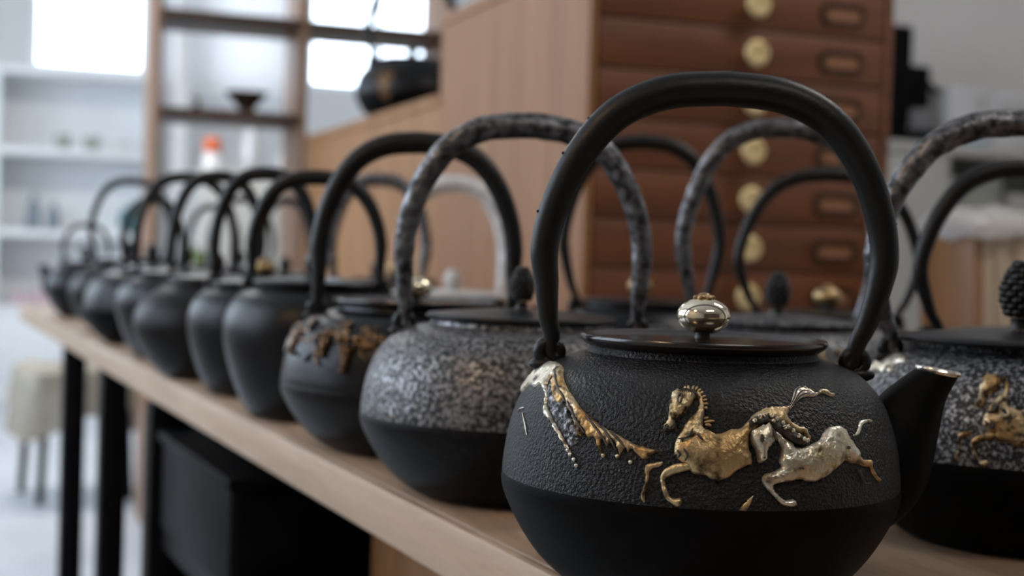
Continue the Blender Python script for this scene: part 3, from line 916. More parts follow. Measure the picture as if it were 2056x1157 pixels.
def carton(label, x0, x1, h, loc_y, marks):
    w = x1 - x0
    o = empty('white_carton', ((x0 + x1) / 2, loc_y, 1.268), 0, label, 'carton', 'white cartons on the grey shelving')
    MB().bbox(-w / 2, w / 2, -.10, .10, 0, h, .003).build('carton_body', 'paper_white', o)
    for a, b, z0, z1, m in marks:
        MB().box(-w / 2 + a * w, -w / 2 + b * w, -.1012, -.1, z0 * h, z1 * h).build('printed_mark', m, o, 0)
    MB().box(-w / 2 + .002, w / 2 - .002, -.008, .008, h, h + .001).build('flap_seam', 'paper_print', o, 0)


carton('white carton with a blue foot stripe beside the black device', 2.85, 3.01, .20, 3.88, [(.05, .95, .02, .14, 'paper_blue'), (.55, .85, .62, .86, 'paper_print'), (.5, .8, .3, .42, 'paper_print')])
carton('white carton with grey print between the blue-striped and the yellow-labelled one', 3.016, 3.175, .195, 3.88, [(.1, .75, .58, .82, 'paper_print'), (.15, .6, .3, .4, 'paper_print')])
carton('white carton with a yellow label at the right end of the shelving top', 3.19, 3.36, .205, 3.88, [(.1, .8, .52, .92, 'paper_yellow'), (.35, .6, .5, .6, 'paper_print')])

# pack of boards wrapped in plastic, leaning upright
pk = empty('wrapped_board_pack', (1.60, 1.97, 0), R(-80), 'pack of upright wooden boards in clear plastic standing right of the drawer cabinet', 'boards')
pk.rotation_euler = (R(4), 0, R(-80))
MB().bbox(-.075, .045, -.055, -.035, 0.006, .965, .003).build('front_board', 'wood_box', pk)  # darker wood than the other boards, its shaded face put into the colour
for k in range(5):
    MB().bbox(-.075, .046 + .004 * (k % 2), -.0345 + k * .025, -.0100 + k * .025, 0.004, .962 + .006 * (k % 3), .002).build('board', 'wood_board', pk)
wr = MB()
vv, ff = [], []
rows, cols = 7, 28
for i in range(rows):
    t = i / (rows - 1)
    for k in range(cols):
        a = 2 * PI * k / cols
        nx = noise.noise((math.cos(a) * 2, math.sin(a) * 2, t * 3))
        s = (1 - t ** 3) * (1 + .06 * nx)
        x = -.014 + .074 * s * max(-1, min(1, math.cos(a) * 1.3))
        y = .018 + .084 * s * max(-1, min(1, math.sin(a) * 1.3))
        vv.append((x, y, .945 + .045 * math.sin(t * PI / 2) + .008 * nx))
for i in range(rows - 1):
    for k in range(cols):
        ff.append((i * cols + k, i * cols + (k + 1) % cols, (i + 1) * cols + (k + 1) % cols, (i + 1) * cols + k))
wr.add(vv, ff)
wr.build('plastic_wrap', 'plastic_wrap', pk, 60)

# ================================================================ IRON KETTLES
# body outlines: (radius, height) with the lid plane at height 1 and the widest radius 1
SEAMED_LOW = [(.581, 0.), (.669, .0315), (.799, .122), (.901, .236), (.979, .362), (1., .429)]
SEAMED_UP = [(.994, .457), (.990, .520), (.961, .661), (.891, .803), (.775, .902), (.640, .945), (.581, .957)]
JAR = [(.60, 0.), (.70, .03), (.84, .20), (.96, .45), (1., .62), (.975, .76), (.89, .87), (.76, .935), (.66, .965)]
ROUND = [(.52, 0.), (.62, .03), (.81, .17), (.955, .37), (1., .53), (.955, .69), (.83, .82), (.66, .91), (.55, .955)]
SQUAT = [(.60, 0.), (.72, .05), (.90, .22), (1., .45), (.98, .62), (.90, .78), (.76, .90), (.62, .955)]
ARCH = [(0, 1), (.34, .978), (.62, .893), (.825, .733), (.95, .548), (1, .385), (.983, .252), (.95, .119)]


class Kettle:
    def __init__(self, name, label, loc, rot=-20.1, r=.1032, h=.127, shape='seam', lid=.615, lid_mat='lid_iron', lid_type='flat', knob='cone',
                 knob_mat='lid_iron', knob_s=1.0, up='iron_plain', low='iron_smooth', hw=.0885, hh=.261, foot=.79, thick=1.0, hmat='handle_black',
                 spout=1, sp_len=1.0, worn=0.0, lean=0.0, hdx=0.0, seg=80, lug_s=.62, group='iron kettles on the display table', z=TABLE_Z, handle=True, cat='kettle'):
        self.r, self.h = r, h
        self.root = empty(name, (loc[0], loc[1], z), R(rot), label, cat, group)
        root = self.root
        # ---- body
        if shape == 'seam':
            lo, upp = spline(SEAMED_LOW, 5), spline(SEAMED_UP, 5)
        else:
            full = spline({'jar': JAR, 'round': ROUND, 'squat': SQUAT}[shape], 5)
            k = next(i for i, p in enumerate(full) if p[1] > .42)
            lo, upp = full[:k], full[k - 1:]
        scale = lambda L: [(p[0] * r, p[1] * h) for p in L]
        self.smooth = scale(lo) + scale(upp)
        mb = MB()
        neck = upp[-1][0] * r
        mb.lathe([(0.0005, 0.0)] + scale(lo) + ([scale(upp)[0]] if shape == 'seam' else []), seg, mi=1, cap1=False)
        mb.lathe(scale(upp) + [(neck * .985, h * .972), (neck * .985, h * .985), (neck * .93, h * .985), (neck * .92, h * .94)], seg, mi=0, cap0=False, cap1=True)
        b = mb.build('body', [up, low], root, 40)
        self.body = b
        # ---- lid
        lr = lid * r
        lm = MB()
        if lid_type == 'rim':
            lm.lathe([(neck * .90, -.004), (neck * .985 + .001, -.0018), (lr * .97, -.001), (lr * 1.01, .0012), (lr * 1.012, .0028), (lr, .0040), (lr * .97, .0036), (lr * .93, .0016), (lr * .80, .0014), (lr * .55, .0022), (lr * .2, .0030), (.0002, .0030)], 72, cap1=False)
            top = .0030
        else:
            lm.lathe([(neck * .90, -.004), (neck * .985 + .001, -.0018), (lr * .985, -.0016), (lr * 1.0, .0004), (lr * .985, .0020), (lr * .80, .0034), (lr * .45, .0056), (lr * .2, .0064), (.0002, .0066)], 60, cap1=False)
            top = .0064
        lid_o = lm.build('lid', lid_mat, root, 50)
        lid_o.location = (0, 0, h)
        self.lid = lid_o
        # ---- knob
        s = knob_s
        if knob == 'ball':
            st = MB().lathe([(.0052 * s, 0), (.0042 * s, .0015 * s), (.0037 * s, .004 * s), (.0048 * s, .0066 * s)], 20)
            so = st.build('knob_stem', 'patina', lid_o)
            so.location = (0, 0, top - .001)
            kb = MB().ball((0, 0, .0126 * s), .0140 * s, 32, 20, (1, 1, .70))
            ko = kb.build('knob', knob_mat, lid_o, 60)
            ko.location = (0, 0, top - .001)
            fl = MB().ball((0, 0, .0230 * s), .0035 * s, 12, 8, (1, 1, .55))
            for q in range(6):
                a = q * PI / 3
                fl.ball((.0036 * s * math.cos(a), .0036 * s * math.sin(a), .0223 * s), .0023 * s, 8, 6, (1, 1, .6))
            fo = fl.build('knob_flower', 'brass_dull', lid_o, 60)
            fo.location = (0, 0, top - .001)
        elif knob == 'cone':
            mbk = MB()
            mbk.lathe([(.006 * s, 0), (.0045 * s, .003 * s), (.005 * s, .007 * s)], 18)
            n = 9
            for i in range(n):
                t = i / (n - 1)
                rr = .0105 * s * math.sin(PI * (.22 + .70 * t)) ** .8
                zc = (.010 + .024 * t) * s
                m_ = 9 if i < 6 else 6
                for q in range(m_):
                    a = 2 * PI * (q + .5 * (i % 2)) / m_
                    mbk.ball((rr * .78 * math.cos(a), rr * .78 * math.sin(a), zc), .0034 * s, 7, 5, (1, 1, .75))
            mbk.ball((0, 0, .022 * s), .0098 * s, 14, 10, (.9, .9, 1.25))
            ko = mbk.build('knob', knob_mat, lid_o, 60)
            ko.location = (0, 0, top - .0008)
        else:   # bullet
            mbk = MB().lathe([(.010 * s, 0), (.0078 * s, .003 * s), (.0105 * s, .008 * s), (.0115 * s, .016 * s), (.0095 * s, .023 * s), (.0055 * s, .0275 * s), (.0002, .0285 * s)], 28, cap1=False)
            ko = mbk.build('knob', knob_mat, lid_o, 60)
            ko.location = (0, 0, top - .0008)
        # ---- lugs and handle
        fx = foot * r
        fz = interp(-fx, [-p[0] for p in self.smooth[len(scale(lo)):]], [p[1] for p in self.smooth[len(scale(lo)):]])
        ls = lug_s
        lz = fz + .0085 * ls
        for sgn in (-1, 1):
            lg = MB()
            lg.tube([(sgn * fx + .0085 * ls * math.cos(a * PI / 10), 0, lz + .0085 * ls * math.sin(a * PI / 10)) for a in range(20)], .0048 * ls, 12, closed=True, flat=1.25)
            lg.ball((sgn * (fx + .002), 0, fz - .001), .011 * ls, 14, 10, (1.25, .75, .55))
            lg.build('lug', 'handle_black' if hmat != 'handle_pale' else 'handle_pale', root, 60)
        if handle:
            z0 = lz + .004 * ls
            xe = fx - .001
            pts = [(x * hw, z0 + (hh - z0) * z) for x, z in ARCH[:6]]
            pts += [(hw + (xe - hw) * w_, z0 + (hh - z0) * z) for w_, z in ((.22, .252), (.58, .119))]
            # the foot hooks through the lug ring
            pts += [(xe + (pts[-1][0] - xe) * .30, z0 + .008), (xe, z0 - .0035 * ls), (xe - .004 * ls, z0 - .0085 * ls)]
            half = spline(pts, 7)
            full = [(-x, z) for x, z in half[::-1]] + half[1:]
            n = len(full)
            rad = []
            ln = math.tan(R(lean))
            P3 = []
            for i, (x, z) in enumerate(full):
                t = min(1, max(0, (z - z0) / (hh - z0)))
                rad.append(thick * (.0040 + .0030 * min(1, t / .35) + .0017 * max(0, (t - .35) / .65) ** 1.5))
                P3.append((x + (z - z0) * ln + hdx * min(1, t * 4), 0, z))
            wob = None
            if worn:
                wob = lambda p: 1 + worn * (noise.noise(p * 95) * .9 + noise.noise(p * 230) * .5)
            hm = MB().tube(P3, rad, 16 if worn else 14, wob=wob, flat=1.0)
            if hdx:
                rnd = random.Random(4)
                for k in range(9):
                    i = int(n * (.3 + .4 * k / 8 + rnd.uniform(-.02, .02)))
                    p = Vector(P3[i])
                    tz = (Vector(P3[i + 1]) - Vector(P3[i - 1])).normalized()
                    nn = Vector((-tz.z, 0, tz.x))
                    nn = nn if nn.z > 0 else -nn
                    hm.ball(p + nn * (rad[i] * .97) + Vector((0, rnd.uniform(-.002, 0), 0)), .00085, 7, 5)
            hm.build('handle', hmat, root, 60)
        # ---- spout
        if spout:
            sg = spout
            q = r / .1032
            hz = h / .127
            # rings (centre x, z, radius, tilt of the ring): the mouth is cut almost level
            rings = spline([(.062, .050, .026, 62), (.084, .0565, .0275, 50), (.0975 * (.5 + .5 * sp_len), .0700, .0255, 36), (.1055 * sp_len, .0880, .0200, 24), (.1135 * sp_len, .1045, .0145, 14), (.1230 * sp_len, .1160, .0112, 8)], 4)
            ns = 26

            def ring(cx_, cz_, rr, tl):
                t_ = R(tl)
                ux = Vector((math.cos(t_), 0, -math.sin(t_)))
                return [Vector((cx_ * q, 0, cz_ * hz)) + ux * (rr * q * math.cos(2 * PI * a / ns)) + Vector((0, rr * q * math.sin(2 * PI * a / ns), 0)) for a in range(ns)]

            def skin(rl):
                vv, ff = [], []
                for rg in rl:
                    vv += [(sg * p.x, p.y, p.z) for p in rg]
                for i in range(len(rl) - 1):
                    for a in range(ns):
                        ff.append((i * ns + a, i * ns + (a + 1) % ns, (i + 1) * ns + (a + 1) % ns, (i + 1) * ns + a))
                return MB().add(vv, ff)
            so = skin([ring(*g_) for g_ in rings]).build('spout', low if shape == 'seam' else up, root, 60)
            ex, ez, er, et_ = rings[-1]
            rim = skin([ring(ex, ez - .0006, er * 1.0, et_), ring(ex + .0006, ez + .0010, er * 1.09, et_), ring(ex + .0006, ez + .0021, er * 1.04, et_), ring(ex, ez + .0016, er * .86, et_), ring(ex - .001, ez - .004, er * .78, et_), ring(ex - .006, ez - .016, er * .74, et_)])
            rim.build('spout_lip', 'spout_silver' if name == 'horse_kettle' else low, so, 50)

    # ---- points on the body surface
    def surf(self, th, z, off=0.0):
        """angle th (0 = local -y, positive to +x), height z, offset along the outward normal"""
        S = self.smooth
        for i in range(len(S) - 1):
            if S[i][1] <= z <= S[i + 1][1] and S[i + 1][1] > S[i][1]:
                break
        else:
            i = len(S) - 2
        (r0, z0), (r1, z1) = S[i], S[i + 1]
        t = (z - z0) / (z1 - z0) if z1 > z0 else 0
        rr = r0 + (r1 - r0) * t
        a, b = S[max(0, i - 2)], S[min(len(S) - 1, i + 3)]
        n = Vector((b[1] - a[1], -(b[0] - a[0])))
        n.normalize()
        rr += n.x * off
        zz = z + n.y * off
        return Vector((rr * math.sin(th), -rr * math.cos(th), zz))


# arc-length table of the seamed outline (for reliefs)
_P = [(.060, 0.), (.069, .004), (.0825, .0155), (.093, .030), (.101, .046), (.1032, .0545), (.1026, .058), (.1022, .066), (.0992, .084), (.092, .102), (.080, .1145), (.066, .1200), (.0600, .1215)]
_A = [0.0]
for (_a, _b), (_c, _d) in zip(_P[:-1], _P[1:]):
    _A.append(_A[-1] + math.hypot(_c - _a, _d - _b))


def arc_z(v):
    return interp(v, _A, [p[1] for p in _P])


def relief(k, name, outline, m, parent, hmax=.0022, width=.005, step=.0011, rough=.0003, lift=0.0, dth=0.0, sub=5, seed=0.0, zs=1.0):
    """domed relief whose outline (mrad, 0.01 mm of arc) lies on the body of kettle k"""
    pts = spline([(a * .0001, v * .00001) for a, v in outline], sub, closed=True)   # chart: x = angle * 0.1 m
    xs, ys = [p[0] for p in pts], [p[1] for p in pts]
    n = len(pts)
    verts = [Vector(p) for p in pts]
    edges = [(i, (i + 1) % n) for i in range(n)]

    def inside(x, y):
        c = False
        j = n - 1
        for i in range(n):
            if (ys[i] > y) != (ys[j] > y) and x < (xs[j] - xs[i]) * (y - ys[i]) / (ys[j] - ys[i]) + xs[i]:
                c = not c
            j = i
        return c

    def dist(x, y):
        best = 9
        for i in range(n):
            ax, ay = pts[i]
            bx, by = pts[(i + 1) % n]
            dx, dy = bx - ax, by - ay
            l2 = dx * dx + dy * dy
            t = 0 if l2 < 1e-14 else max(0, min(1, ((x - ax) * dx + (y - ay) * dy) / l2))
            ex, ey = x - ax - dx * t, y - ay - dy * t
            d2 = ex * ex + ey * ey
            best = d2 if d2 < best else best
        return math.sqrt(best)
    x = min(xs)
    row = 0
    while x < max(xs):
        y = min(ys) + (step * .5 if row % 2 else 0)
        while y < max(ys):
            if inside(x, y) and dist(x, y) > step * .35:
                verts.append(Vector((x, y)))
            y += step
        x += step * .87
        row += 1
    # second inner ring so the flank stays steep
    vo, eo, fo = delaunay_2d_cdt(verts, edges, [], 1, 1e-7)[:3]
    out = []
    for p in vo:
        d = dist(p.x, p.y)
        if d < 1e-6:
            hgt = -.0006
        else:
            t = min(1.0, d / width)
            hgt = lift + hmax * (.35 + .65 * math.sqrt(1 - (1 - t) ** 2))
            hgt += rough * (noise.noise(Vector((p.x * 420, p.y * 420, seed))) + .7 * noise.noise(Vector((p.x * 900, p.y * 900, seed + 5))))
        out.append(k.surf(p.x / .1 + dth, arc_z(p.y) * zs, hgt))
    mb = MB()
    ff = []
    for q in fo:
        a, b, c = [out[i] for i in q[:3]]
        nn = (b - a).cross(c - a)
        mid = (a + b + c) / 3
        q = list(q)
        if nn.dot(Vector((mid.x, mid.y, .02))) < 0:
            q.reverse()
        ff.append(q)
    mb.add(out, ff)
    return mb.build(name, m, parent, 80)


def stroke(k, mb, line, rad, off, dth=0.0, zs=1.0, seg=7, taper=True, sub=4):
    P = spline([(a * .001, v * .00001) for a, v in line], sub)
    n = len(P)
    rads = [rad * (.35 + .65 * math.sin(PI * (i + .6) / (n + .2))) if taper else rad for i in range(n)]
    mb.tube([k.surf(a + dth, arc_z(v) * zs, off) for a, v in P], rads, seg)
    return mb


FACE = -20.1
G = 'iron kettles on the display table'

# ---- 1: front kettle with the running horses
k1 = Kettle('horse_kettle', 'nearest black cast-iron kettle with two golden running horses and a mirror-bright knob', (.34983, .66317), FACE, r=.1032, h=.127,
            lid=.615, lid_type='rim', lid_mat='lacquer', knob='ball', knob_mat='mirror', up='iron_grain', low='iron_smooth', hw=.0888, hh=.2605, foot=.775,
            thick=1.06, spout=1, lean=1.6, hdx=.003, lug_s=.64, seg=128)
ha = empty('horse_relief', (0, 0, 0))
ha.parent = k1.root
hb = empty('horse_relief', (0, 0, 0))
hb.parent = k1.root
relief(k1, 'far_foreleg', HORSE['A_leg_far'], 'gold_warm', ha, .0014, .0022, .0009)
relief(k1, 'tail', HORSE['A_tail'], 'silver_pale', ha, .0012, .0025, .0009)
relief(k1, 'horse_body', HORSE['A_body'], 'gold', ha, .0040, .012, .0012, .00035)
relief(k1, 'near_foreleg', HORSE['A_leg_near'], 'gold', ha, .0024, .004, .0009)
relief(k1, 'neck', HORSE['A_neck'], 'gold_pitted', ha, .0034, .008, .0010, .0006)
relief(k1, 'head', HORSE['A_head'], 'gold_pitted', ha, .0046, .008, .0009, .0005)
mn = MB()
for s in SPIKE:
    stroke(k1, mn, s, .00075, .0016)
tag(mn.build('mane', 'gold', ha, 60), kind='stuff')
relief(k1, 'far_hind_leg', HORSE['B_leg_far'], 'patina', hb, .0008, .002, .0009)
relief(k1, 'hind_leg', HORSE['B_leg_hind'], 'gold_warm', hb, .0016, .003, .0009)
relief(k1, 'tail', HORSE['B_tail'], 'silver_pale', hb, .0009, .002, .0009)
relief(k1, 'mane_bed', HORSE['B_mane'], 'patina', hb, .0020, .004, .0010, .0012, lift=.0026)
relief(k1, 'horse_body', HORSE['B_body'], 'silver_pale', hb, .0042, .012, .0012, .0003)
relief(k1, 'foreleg', HORSE['B_leg_near'], 'silver_pale', hb, .0030, .0045, .0009)
relief(k1, 'head', HORSE['B_head'], 'silver_pale', hb, .0050, .007, .0009, .0004, lift=.0022)
cu = MB()
for s in CURL:
    stroke(k1, cu, s, .0006, .0050, taper=False, sub=3)
tag(cu.build('mane_curls', 'silver_pale', hb, 60), kind='stuff')
cr = {'A': MB(), 'B': MB()}
for nm, s in CREASE.items():
    off = {'A_eye': .0050, 'A_nostril': .0036, 'A_mane1': .0044, 'A_mouth': .0036, 'A_t1': .0011, 'A_t2': .0011, 'A_t3': .0011, 'B_eye': .0070, 'B_cheek': .0062, 'B_nostril': .0060}.get(nm, .0040)
    rd = .0004 if nm[:3] == 'A_t' else .0006
    stroke(k1, cr[nm[0]], s, rd, off)
tag(cr['A'].build('engraved_lines', 'patina', ha, 60), kind='stuff')
tag(cr['B'].build('engraved_lines', 'patina', hb, 60), kind='stuff')
relief(k1, 'gold_chip', HORSE['chip'], 'gold', k1.root, .0006, .001, .0012, 0, sub=1)
mt = empty('mountain_relief', (0, 0, 0))
mt.parent = k1.root
relief(k1, 'mountain_slope', MOUNT['slope'], 'gold_warm', mt, .0020, .0035, .0010, .0009)
relief(k1, 'mountain_face', MOUNT['face'], 'iron_speckle', mt, .0010, .003, .0010, .0009)
relief(k1, 'snow_cap', MOUNT['snow'], 'silver_pale', mt, .0016, .004, .0010, .0004)
relief(k1, 'mountain_ridge', MOUNT['ridge'], 'silver_pale', mt, .0018, .0025, .0010, .0007)
ml = MB()
for nm, s in MOUNT_LINE.items():
    if nm[0] == 'r':
        stroke(k1, ml, s, .0007, .0020)
tag(ml.build('slope_grooves', 'patina', mt, 60), kind='stuff')
ms = MB()
for nm, s in MOUNT_LINE.items():
    if nm[0] == 'w':
        stroke(k1, ms, s, .0005, .0003)
for a, v_ in MOUNT_BEAD:
    ms.ball(k1.surf(a * .001, arc_z(v_ * .00001), .0005), .0011, 8, 6)
tag(ms.build('silver_flecks', 'silver_pale', mt, 60), kind='stuff')

# ---- 2: silver-flecked kettle
k2 = Kettle('iron_kettle', 'silver-flecked iron kettle with a worn grey handle, second in the front row', (.354, .946), FACE + 2, r=.1125, h=.125, lid=.60, knob='cone',
            knob_s=.85, up='iron_silver', low='iron_silver_low', hw=.0845, hh=.2615, foot=.74, thick=1.06, hmat='handle_worn', worn=.10, spout=1, seg=96)

# ---- 3: kettle with bronze grapevine
k3 = Kettle('grapevine_kettle', 'dark iron kettle with bronze grapes and vine leaves on its shoulder, third in front row', (.342, 1.174), FACE + 3, r=.113, h=.124, lid=.62, lid_type='rim',
            lid_mat='lacquer', knob='ball', knob_mat='mirror', up='iron_plain', low='iron_brown', hw=.083, hh=.2625, foot=.75, thick=1.12, spout=1, seg=96)
vine = empty('grapevine_relief', (0, 0, 0))
vine.parent = k3.root
rnd = random.Random(11)
vm = MB()
vp = [(-1.45 + .13 * i, .0985 + .006 * math.sin(i * 1.3)) for i in range(15)]
vm.tube([k3.surf(a, z, .002) for a, z in spline(vp, 4)], .0019, 8)
for i in range(4, 14, 3):
    vm.tube([k3.surf(vp[i][0] + .05 * q + .05 * math.sin(q), vp[i][1] - .0035 * q, .0018) for q in range(6)], .0011, 7)
vm.build('vine_stem', 'bronze', vine, 60)


def cluster(a0, z0, rows, seed):
    rr = random.Random(seed)
    g = MB()
    for i in range(rows):
        w = max(1, round((rows - i) * .62))
        for j in range(w):
            g.ball(k3.surf(a0 + (j - (w - 1) / 2) * .044 + rr.uniform(-.008, .008), z0 - i * .0046, .0022 + rr.uniform(0, .0012)), .0031, 9, 7)
    o = tag(g.build('grape_cluster', 'bronze', vine, 80), kind='stuff')
    return o


for a0, z0, n, sd in ((-.50, .097, 6, 1), (-.72, .0985, 4, 2), (-1.12, .097, 4, 3), (-.25, .099, 4, 4), (.02, .098, 5, 5)):
    cluster(a0, z0, n, sd)
for k, (a0, z0, s) in enumerate(((-1.32, .094, 1.1), (-.92, .092, 1.3), (-.36, .102, .9), (-.62, .105, .9), (-.1, .101, 1.0), (-1.1, .105, .9), (.2, .1, 1.0))):
    # five-lobed vine leaf lying on the shoulder
    g = MB()
    m_ = 20
    ring = []
    for q in range(m_):
        t = 2 * PI * q / m_
        rr = .0115 * s * (.62 + .38 * abs(math.cos(2.5 * t)))
        ring.append((a0 + rr * math.sin(t) / .105, z0 - .002 - rr * math.cos(t) * .85))
    vv = [k3.surf(a0, z0, .0034)] + [k3.surf(a, min(z, .1165), .0024 + .0007 * (i % 2)) for i, (a, z) in enumerate(ring)] + [k3.surf(a, min(z, .1165), -.0008) for a, z in ring]
    ff = [(0, 1 + q, 1 + (q + 1) % m_) for q in range(m_)] + [(1 + q, 1 + m_ + q, 1 + m_ + (q + 1) % m_, 1 + (q + 1) % m_) for q in range(m_)]
    g.add(vv, ff)
    g.build('vine_leaf', 'iron_plain' if k in (1, 4) else 'bronze', vine, 60)

# ---- 4 to 10: plain kettles receding along the front edge
Kettle('iron_kettle', 'tall jar-shaped plain black kettle beside the grapevine kettle, fourth in the front row', (.304, 1.401), FACE + 4, r=.090, h=.134, shape='jar', lid=.70, knob='bullet',
       hw=.0635, hh=.2395, foot=.72, thick=.92, up='iron_plain', low='iron_plain', sp_len=1.02, seg=64)
Kettle('iron_kettle', 'narrow dark kettle with a pale brass ball knob, fifth in the front row', (.291, 1.619), FACE + 5, r=.084, h=.126, shape='jar', lid=.70, knob='ball', knob_mat='brass_dull',
       hw=.0560, hh=.2515, foot=.68, thick=.95, up='iron_plain', low='iron_plain', seg=64)
Kettle('iron_kettle', 'broad round brownish-black kettle without a seam, sixth in the front row', (.266, 1.819), FACE + 2, r=.100, h=.125, shape='round', lid=.58, knob='bullet',
       hw=.0560, hh=.2550, foot=.56, thick=.9, up='iron_brown', low='iron_brown', seg=64)
Kettle('iron_kettle', 'bluish-black kettle half hidden behind the round one, seventh in the front row', (.265, 2.118), FACE + 6, r=.097, h=.124, shape='jar', lid=.68, knob='cone',
       hw=.0700, hh=.2650, foot=.70, thick=.95, up='iron_plain', low='iron_plain', seg=56)
Kettle('iron_kettle', 'sloping-shouldered kettle with a dark lower half, eighth in the front row', (.248, 2.412), FACE + 4, r=.108, h=.1235, lid=.58, knob='cone',
       hw=.0480, hh=.2370, foot=.44 / .108 * .10, thick=.85, up='iron_plain', low='iron_smooth', lug_s=.8, seg=56)
Kettle('iron_kettle', 'black kettle with a wide thin round handle, ninth in the front row', (.241, 2.734), FACE, r=.108, h=.134, shape='round', lid=.58, knob='bullet',
       hw=.0740, hh=.2800, foot=.60, thick=.85, up='iron_brown', low='iron_brown', seg=56)
Kettle('iron_kettle', 'farthest small kettle at the table end, its dark spout pointing left', (.190, 3.200), FACE - 6, r=.082, h=.118, shape='round', lid=.60, knob='bullet',
       hw=.0520, hh=.1980, foot=.58, thick=.62, up='iron_plain', low='iron_plain', spout=-1, lug_s=.8, seg=56)

# ---- right-hand horse kettle
kb = Kettle('horse_kettle', 'speckled grey kettle with one golden horse, standing right of the nearest kettle', (.612, .734), FACE - 2, r=.1045, h=.126, lid=.72, knob='cone', knob_s=1.25,
            up='iron_speckle', low='iron_smooth', hw=.0930, hh=.2640, foot=.775, thick=1.02, hmat='handle_worn', worn=.10, spout=1, seg=96)
hc = empty('horse_relief', (0, 0, 0))
hc.parent = kb.root
DT = -.245
for nm, key, m_, hm_, w_ in (('far_foreleg', 'A_leg_far', 'gold_warm', .0016, .0022), ('horse_body', 'A_body', 'gold_warm', .0042, .012), ('near_foreleg', 'A_leg_near', 'gold_warm', .0024, .004),
                             ('neck', 'A_neck', 'gold_warm', .0036, .008), ('head', 'A_head', 'gold_warm', .0046, .008), ('tail', 'A_tail', 'gold_warm', .0012, .0025)):
    relief(kb, nm, HORSE[key], m_, hc, hm_, w_, .0013, .0006, dth=DT, seed=7, zs=.992)
c2 = MB()
for q in ('A_neck1', 'A_neck2', 'A_shoulder', 'A_chest'):
    stroke(kb, c2, CREASE[q], .0009, .0040, dth=DT)
tag(c2.build('engraved_lines', 'patina', hc, 60), kind='stuff')
m2 = empty('mountain_relief', (0, 0, 0))
m2.parent = kb.root
relief(kb, 'snow_cap', MOUNT['snow'], 'silver_pale', m2, .0016, .004, .0016, .0004, dth=-.12)

# ---- second row and beyond
k12 = Kettle('iron_kettle', 'speckled kettle with golden curls and a pine-cone knob behind the nearest kettle', (.649, 1.093), FACE - 1, r=.099, h=.118, shape='jar', lid=.72, lid_mat='iron_speckle', knob='cone',
             knob_s=1.05, up='iron_speckle', low='iron_speckle', hw=.0850, hh=.2880, foot=.72, thick=1.0, hmat='handle_worn', worn=.12, spout=-1, sp_len=.93, seg=80)
cm = MB()
for a0, z0, s, ph in ((-.55, .098, .012, .3), (-.36, .092, .016, 1.2), (-.02, .090, .018, .2), (.36, .094, .012, 2.2), (.55, .088, .010, .7), (-.75, .090, .010, 1.9)):
    cm.tube([k12.surf(a0 + s * (1 - q * .035) * math.cos(ph + q * .42) / .09, min(.109, z0 + s * (1 - q * .035) * math.sin(ph + q * .42) * .8), .0012) for q in range(14)], .0013, 7)
tag(cm.build('gold_curls', 'brass_dull', k12.root, 60), kind='stuff')
Kettle('iron_kettle', 'black kettle with a wide low handle and brass ball knob before the drawer labels', (.828, 1.294), FACE, r=.100, h=.116, shape='squat', lid=.66, knob='ball', knob_mat='brass_dull',
       knob_s=1.08, hw=.0950, hh=.2640, foot=.74, thick=.84, spout=1, sp_len=.95, seg=64)
Kettle('iron_kettle', 'plain kettle with a smooth black handle behind the speckled horse kettle', (.797, .946), FACE - 1, r=.098, h=.118, shape='squat', lid=.66, knob='ball', knob_mat='mirror',
       hw=.0900, hh=.2545, foot=.74, thick=.95, spout=1, sp_len=.95, seg=64)
Kettle('iron_kettle', 'dark kettle with a brass ball knob in front of the cabinet corner', (.685, 1.453), FACE, r=.100, h=.120, shape='squat', lid=.66, knob='ball', knob_mat='brass_dull',
       hw=.0880, hh=.3000, foot=.72, thick=1.0, spout=-1, sp_len=.95, seg=64)
Kettle('iron_kettle', 'kettle with a pale grey handle, lid and bullet knob in the middle of the table', (.578, 1.812), FACE, r=.098, h=.112, shape='squat', lid=.82, knob='bullet', knob_mat='lid_pale',
       lid_mat='lid_pale', knob_s=.98, hw=.0690, hh=.2600, foot=.66, thick=1.35, hmat='handle_pale', spout=-1, up='iron_plain', seg=64)
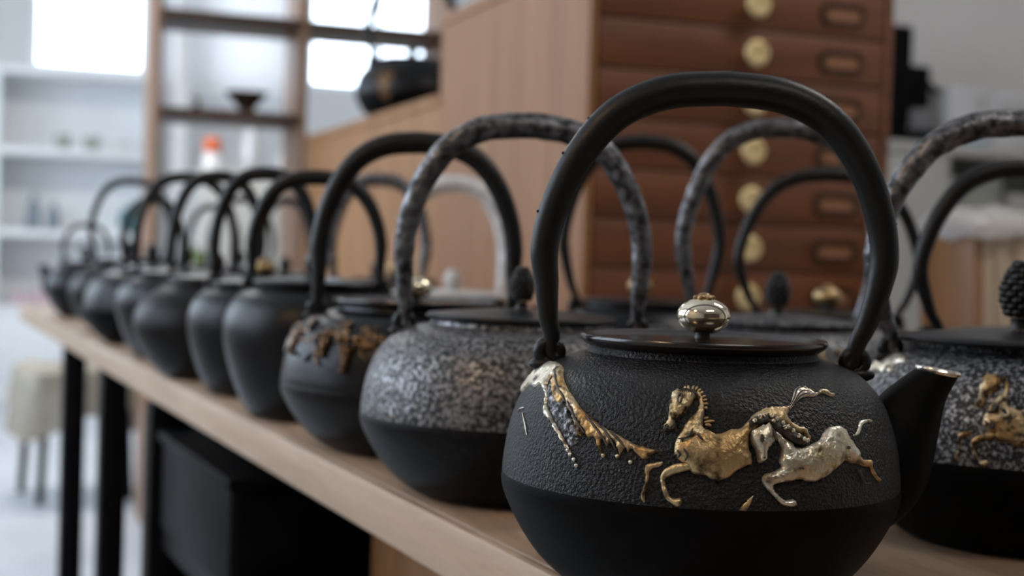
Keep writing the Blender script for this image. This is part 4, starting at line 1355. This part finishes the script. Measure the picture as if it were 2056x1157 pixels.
Kettle('iron_kettle', 'kettle with a worn silvery handle behind the pale-handled one', (.535, 2.040), FACE, r=.095, h=.112, shape='squat', lid=.66, knob='cone', hw=.0700, hh=.2720, foot=.66,
       thick=1.2, hmat='handle_worn', worn=.12, spout=-1, seg=56)
Kettle('lidded_pot', 'small black lidded iron pot with a brass knob by the wooden counter', (.640, 2.330), FACE, r=.085, h=.118, shape='squat', lid=.70, knob='ball', knob_mat='brass_dull',
       foot=.74, spout=0, handle=False, seg=56, cat='pot')
Kettle('iron_kettle', 'black kettle with a narrow low handle, nearest of three behind the round kettle', (.499, 2.565), FACE, r=.090, h=.115, shape='round', lid=.60, knob='bullet', hw=.0450, hh=.2500,
       foot=.48, thick=.85, lug_s=.8, spout=-1, seg=48)
Kettle('iron_kettle', 'black kettle with a wide handle, middle of three behind the round kettle', (.475, 2.914), FACE, r=.095, h=.115, shape='squat', lid=.60, knob='cone', hw=.0640, hh=.2600,
       foot=.62, thick=.85, spout=-1, seg=48)
Kettle('iron_kettle', 'black kettle with a thin handle, farthest of three behind the round kettle', (.459, 3.186), FACE, r=.095, h=.115, shape='round', lid=.60, knob='bullet', hw=.0560, hh=.2500,
       foot=.58, thick=.85, spout=-1, seg=48)

# ---- large kettle on the wooden counter
kc = Kettle('large_kettle', 'large dark iron kettle with a faded gold emblem standing on the wooden counter', (1.035, 3.66), FACE, r=.148, h=.165, shape='squat', lid=.62, knob='bullet', knob_s=1.2,
            hw=.118, hh=.385, foot=.70, thick=1.6, lug_s=1.2, spout=0, z=CTZ, seg=72, group='kettle on the counter')
em = MB()
for a0, z0, s in ((-.42, .100, .026), (-.40, .062, .018), (-.30, .112, .012)):
    ring = [(a0 + s * math.cos(t * PI / 8) * (.75 + .25 * math.cos(t * PI / 2)) / .148, z0 + s * math.sin(t * PI / 8)) for t in range(16)]
    vv = [kc.surf(a0, z0, .0022)] + [kc.surf(a, z, .0012) for a, z in ring] + [kc.surf(a, z, -.001) for a, z in ring]
    em.add(vv, [(0, 1 + q, 1 + (q + 1) % 16) for q in range(16)] + [(1 + q, 17 + q, 17 + (q + 1) % 16, 1 + (q + 1) % 16) for q in range(16)])
tag(em.build('gold_emblem', 'bronze', kc.root, 60), kind='stuff')
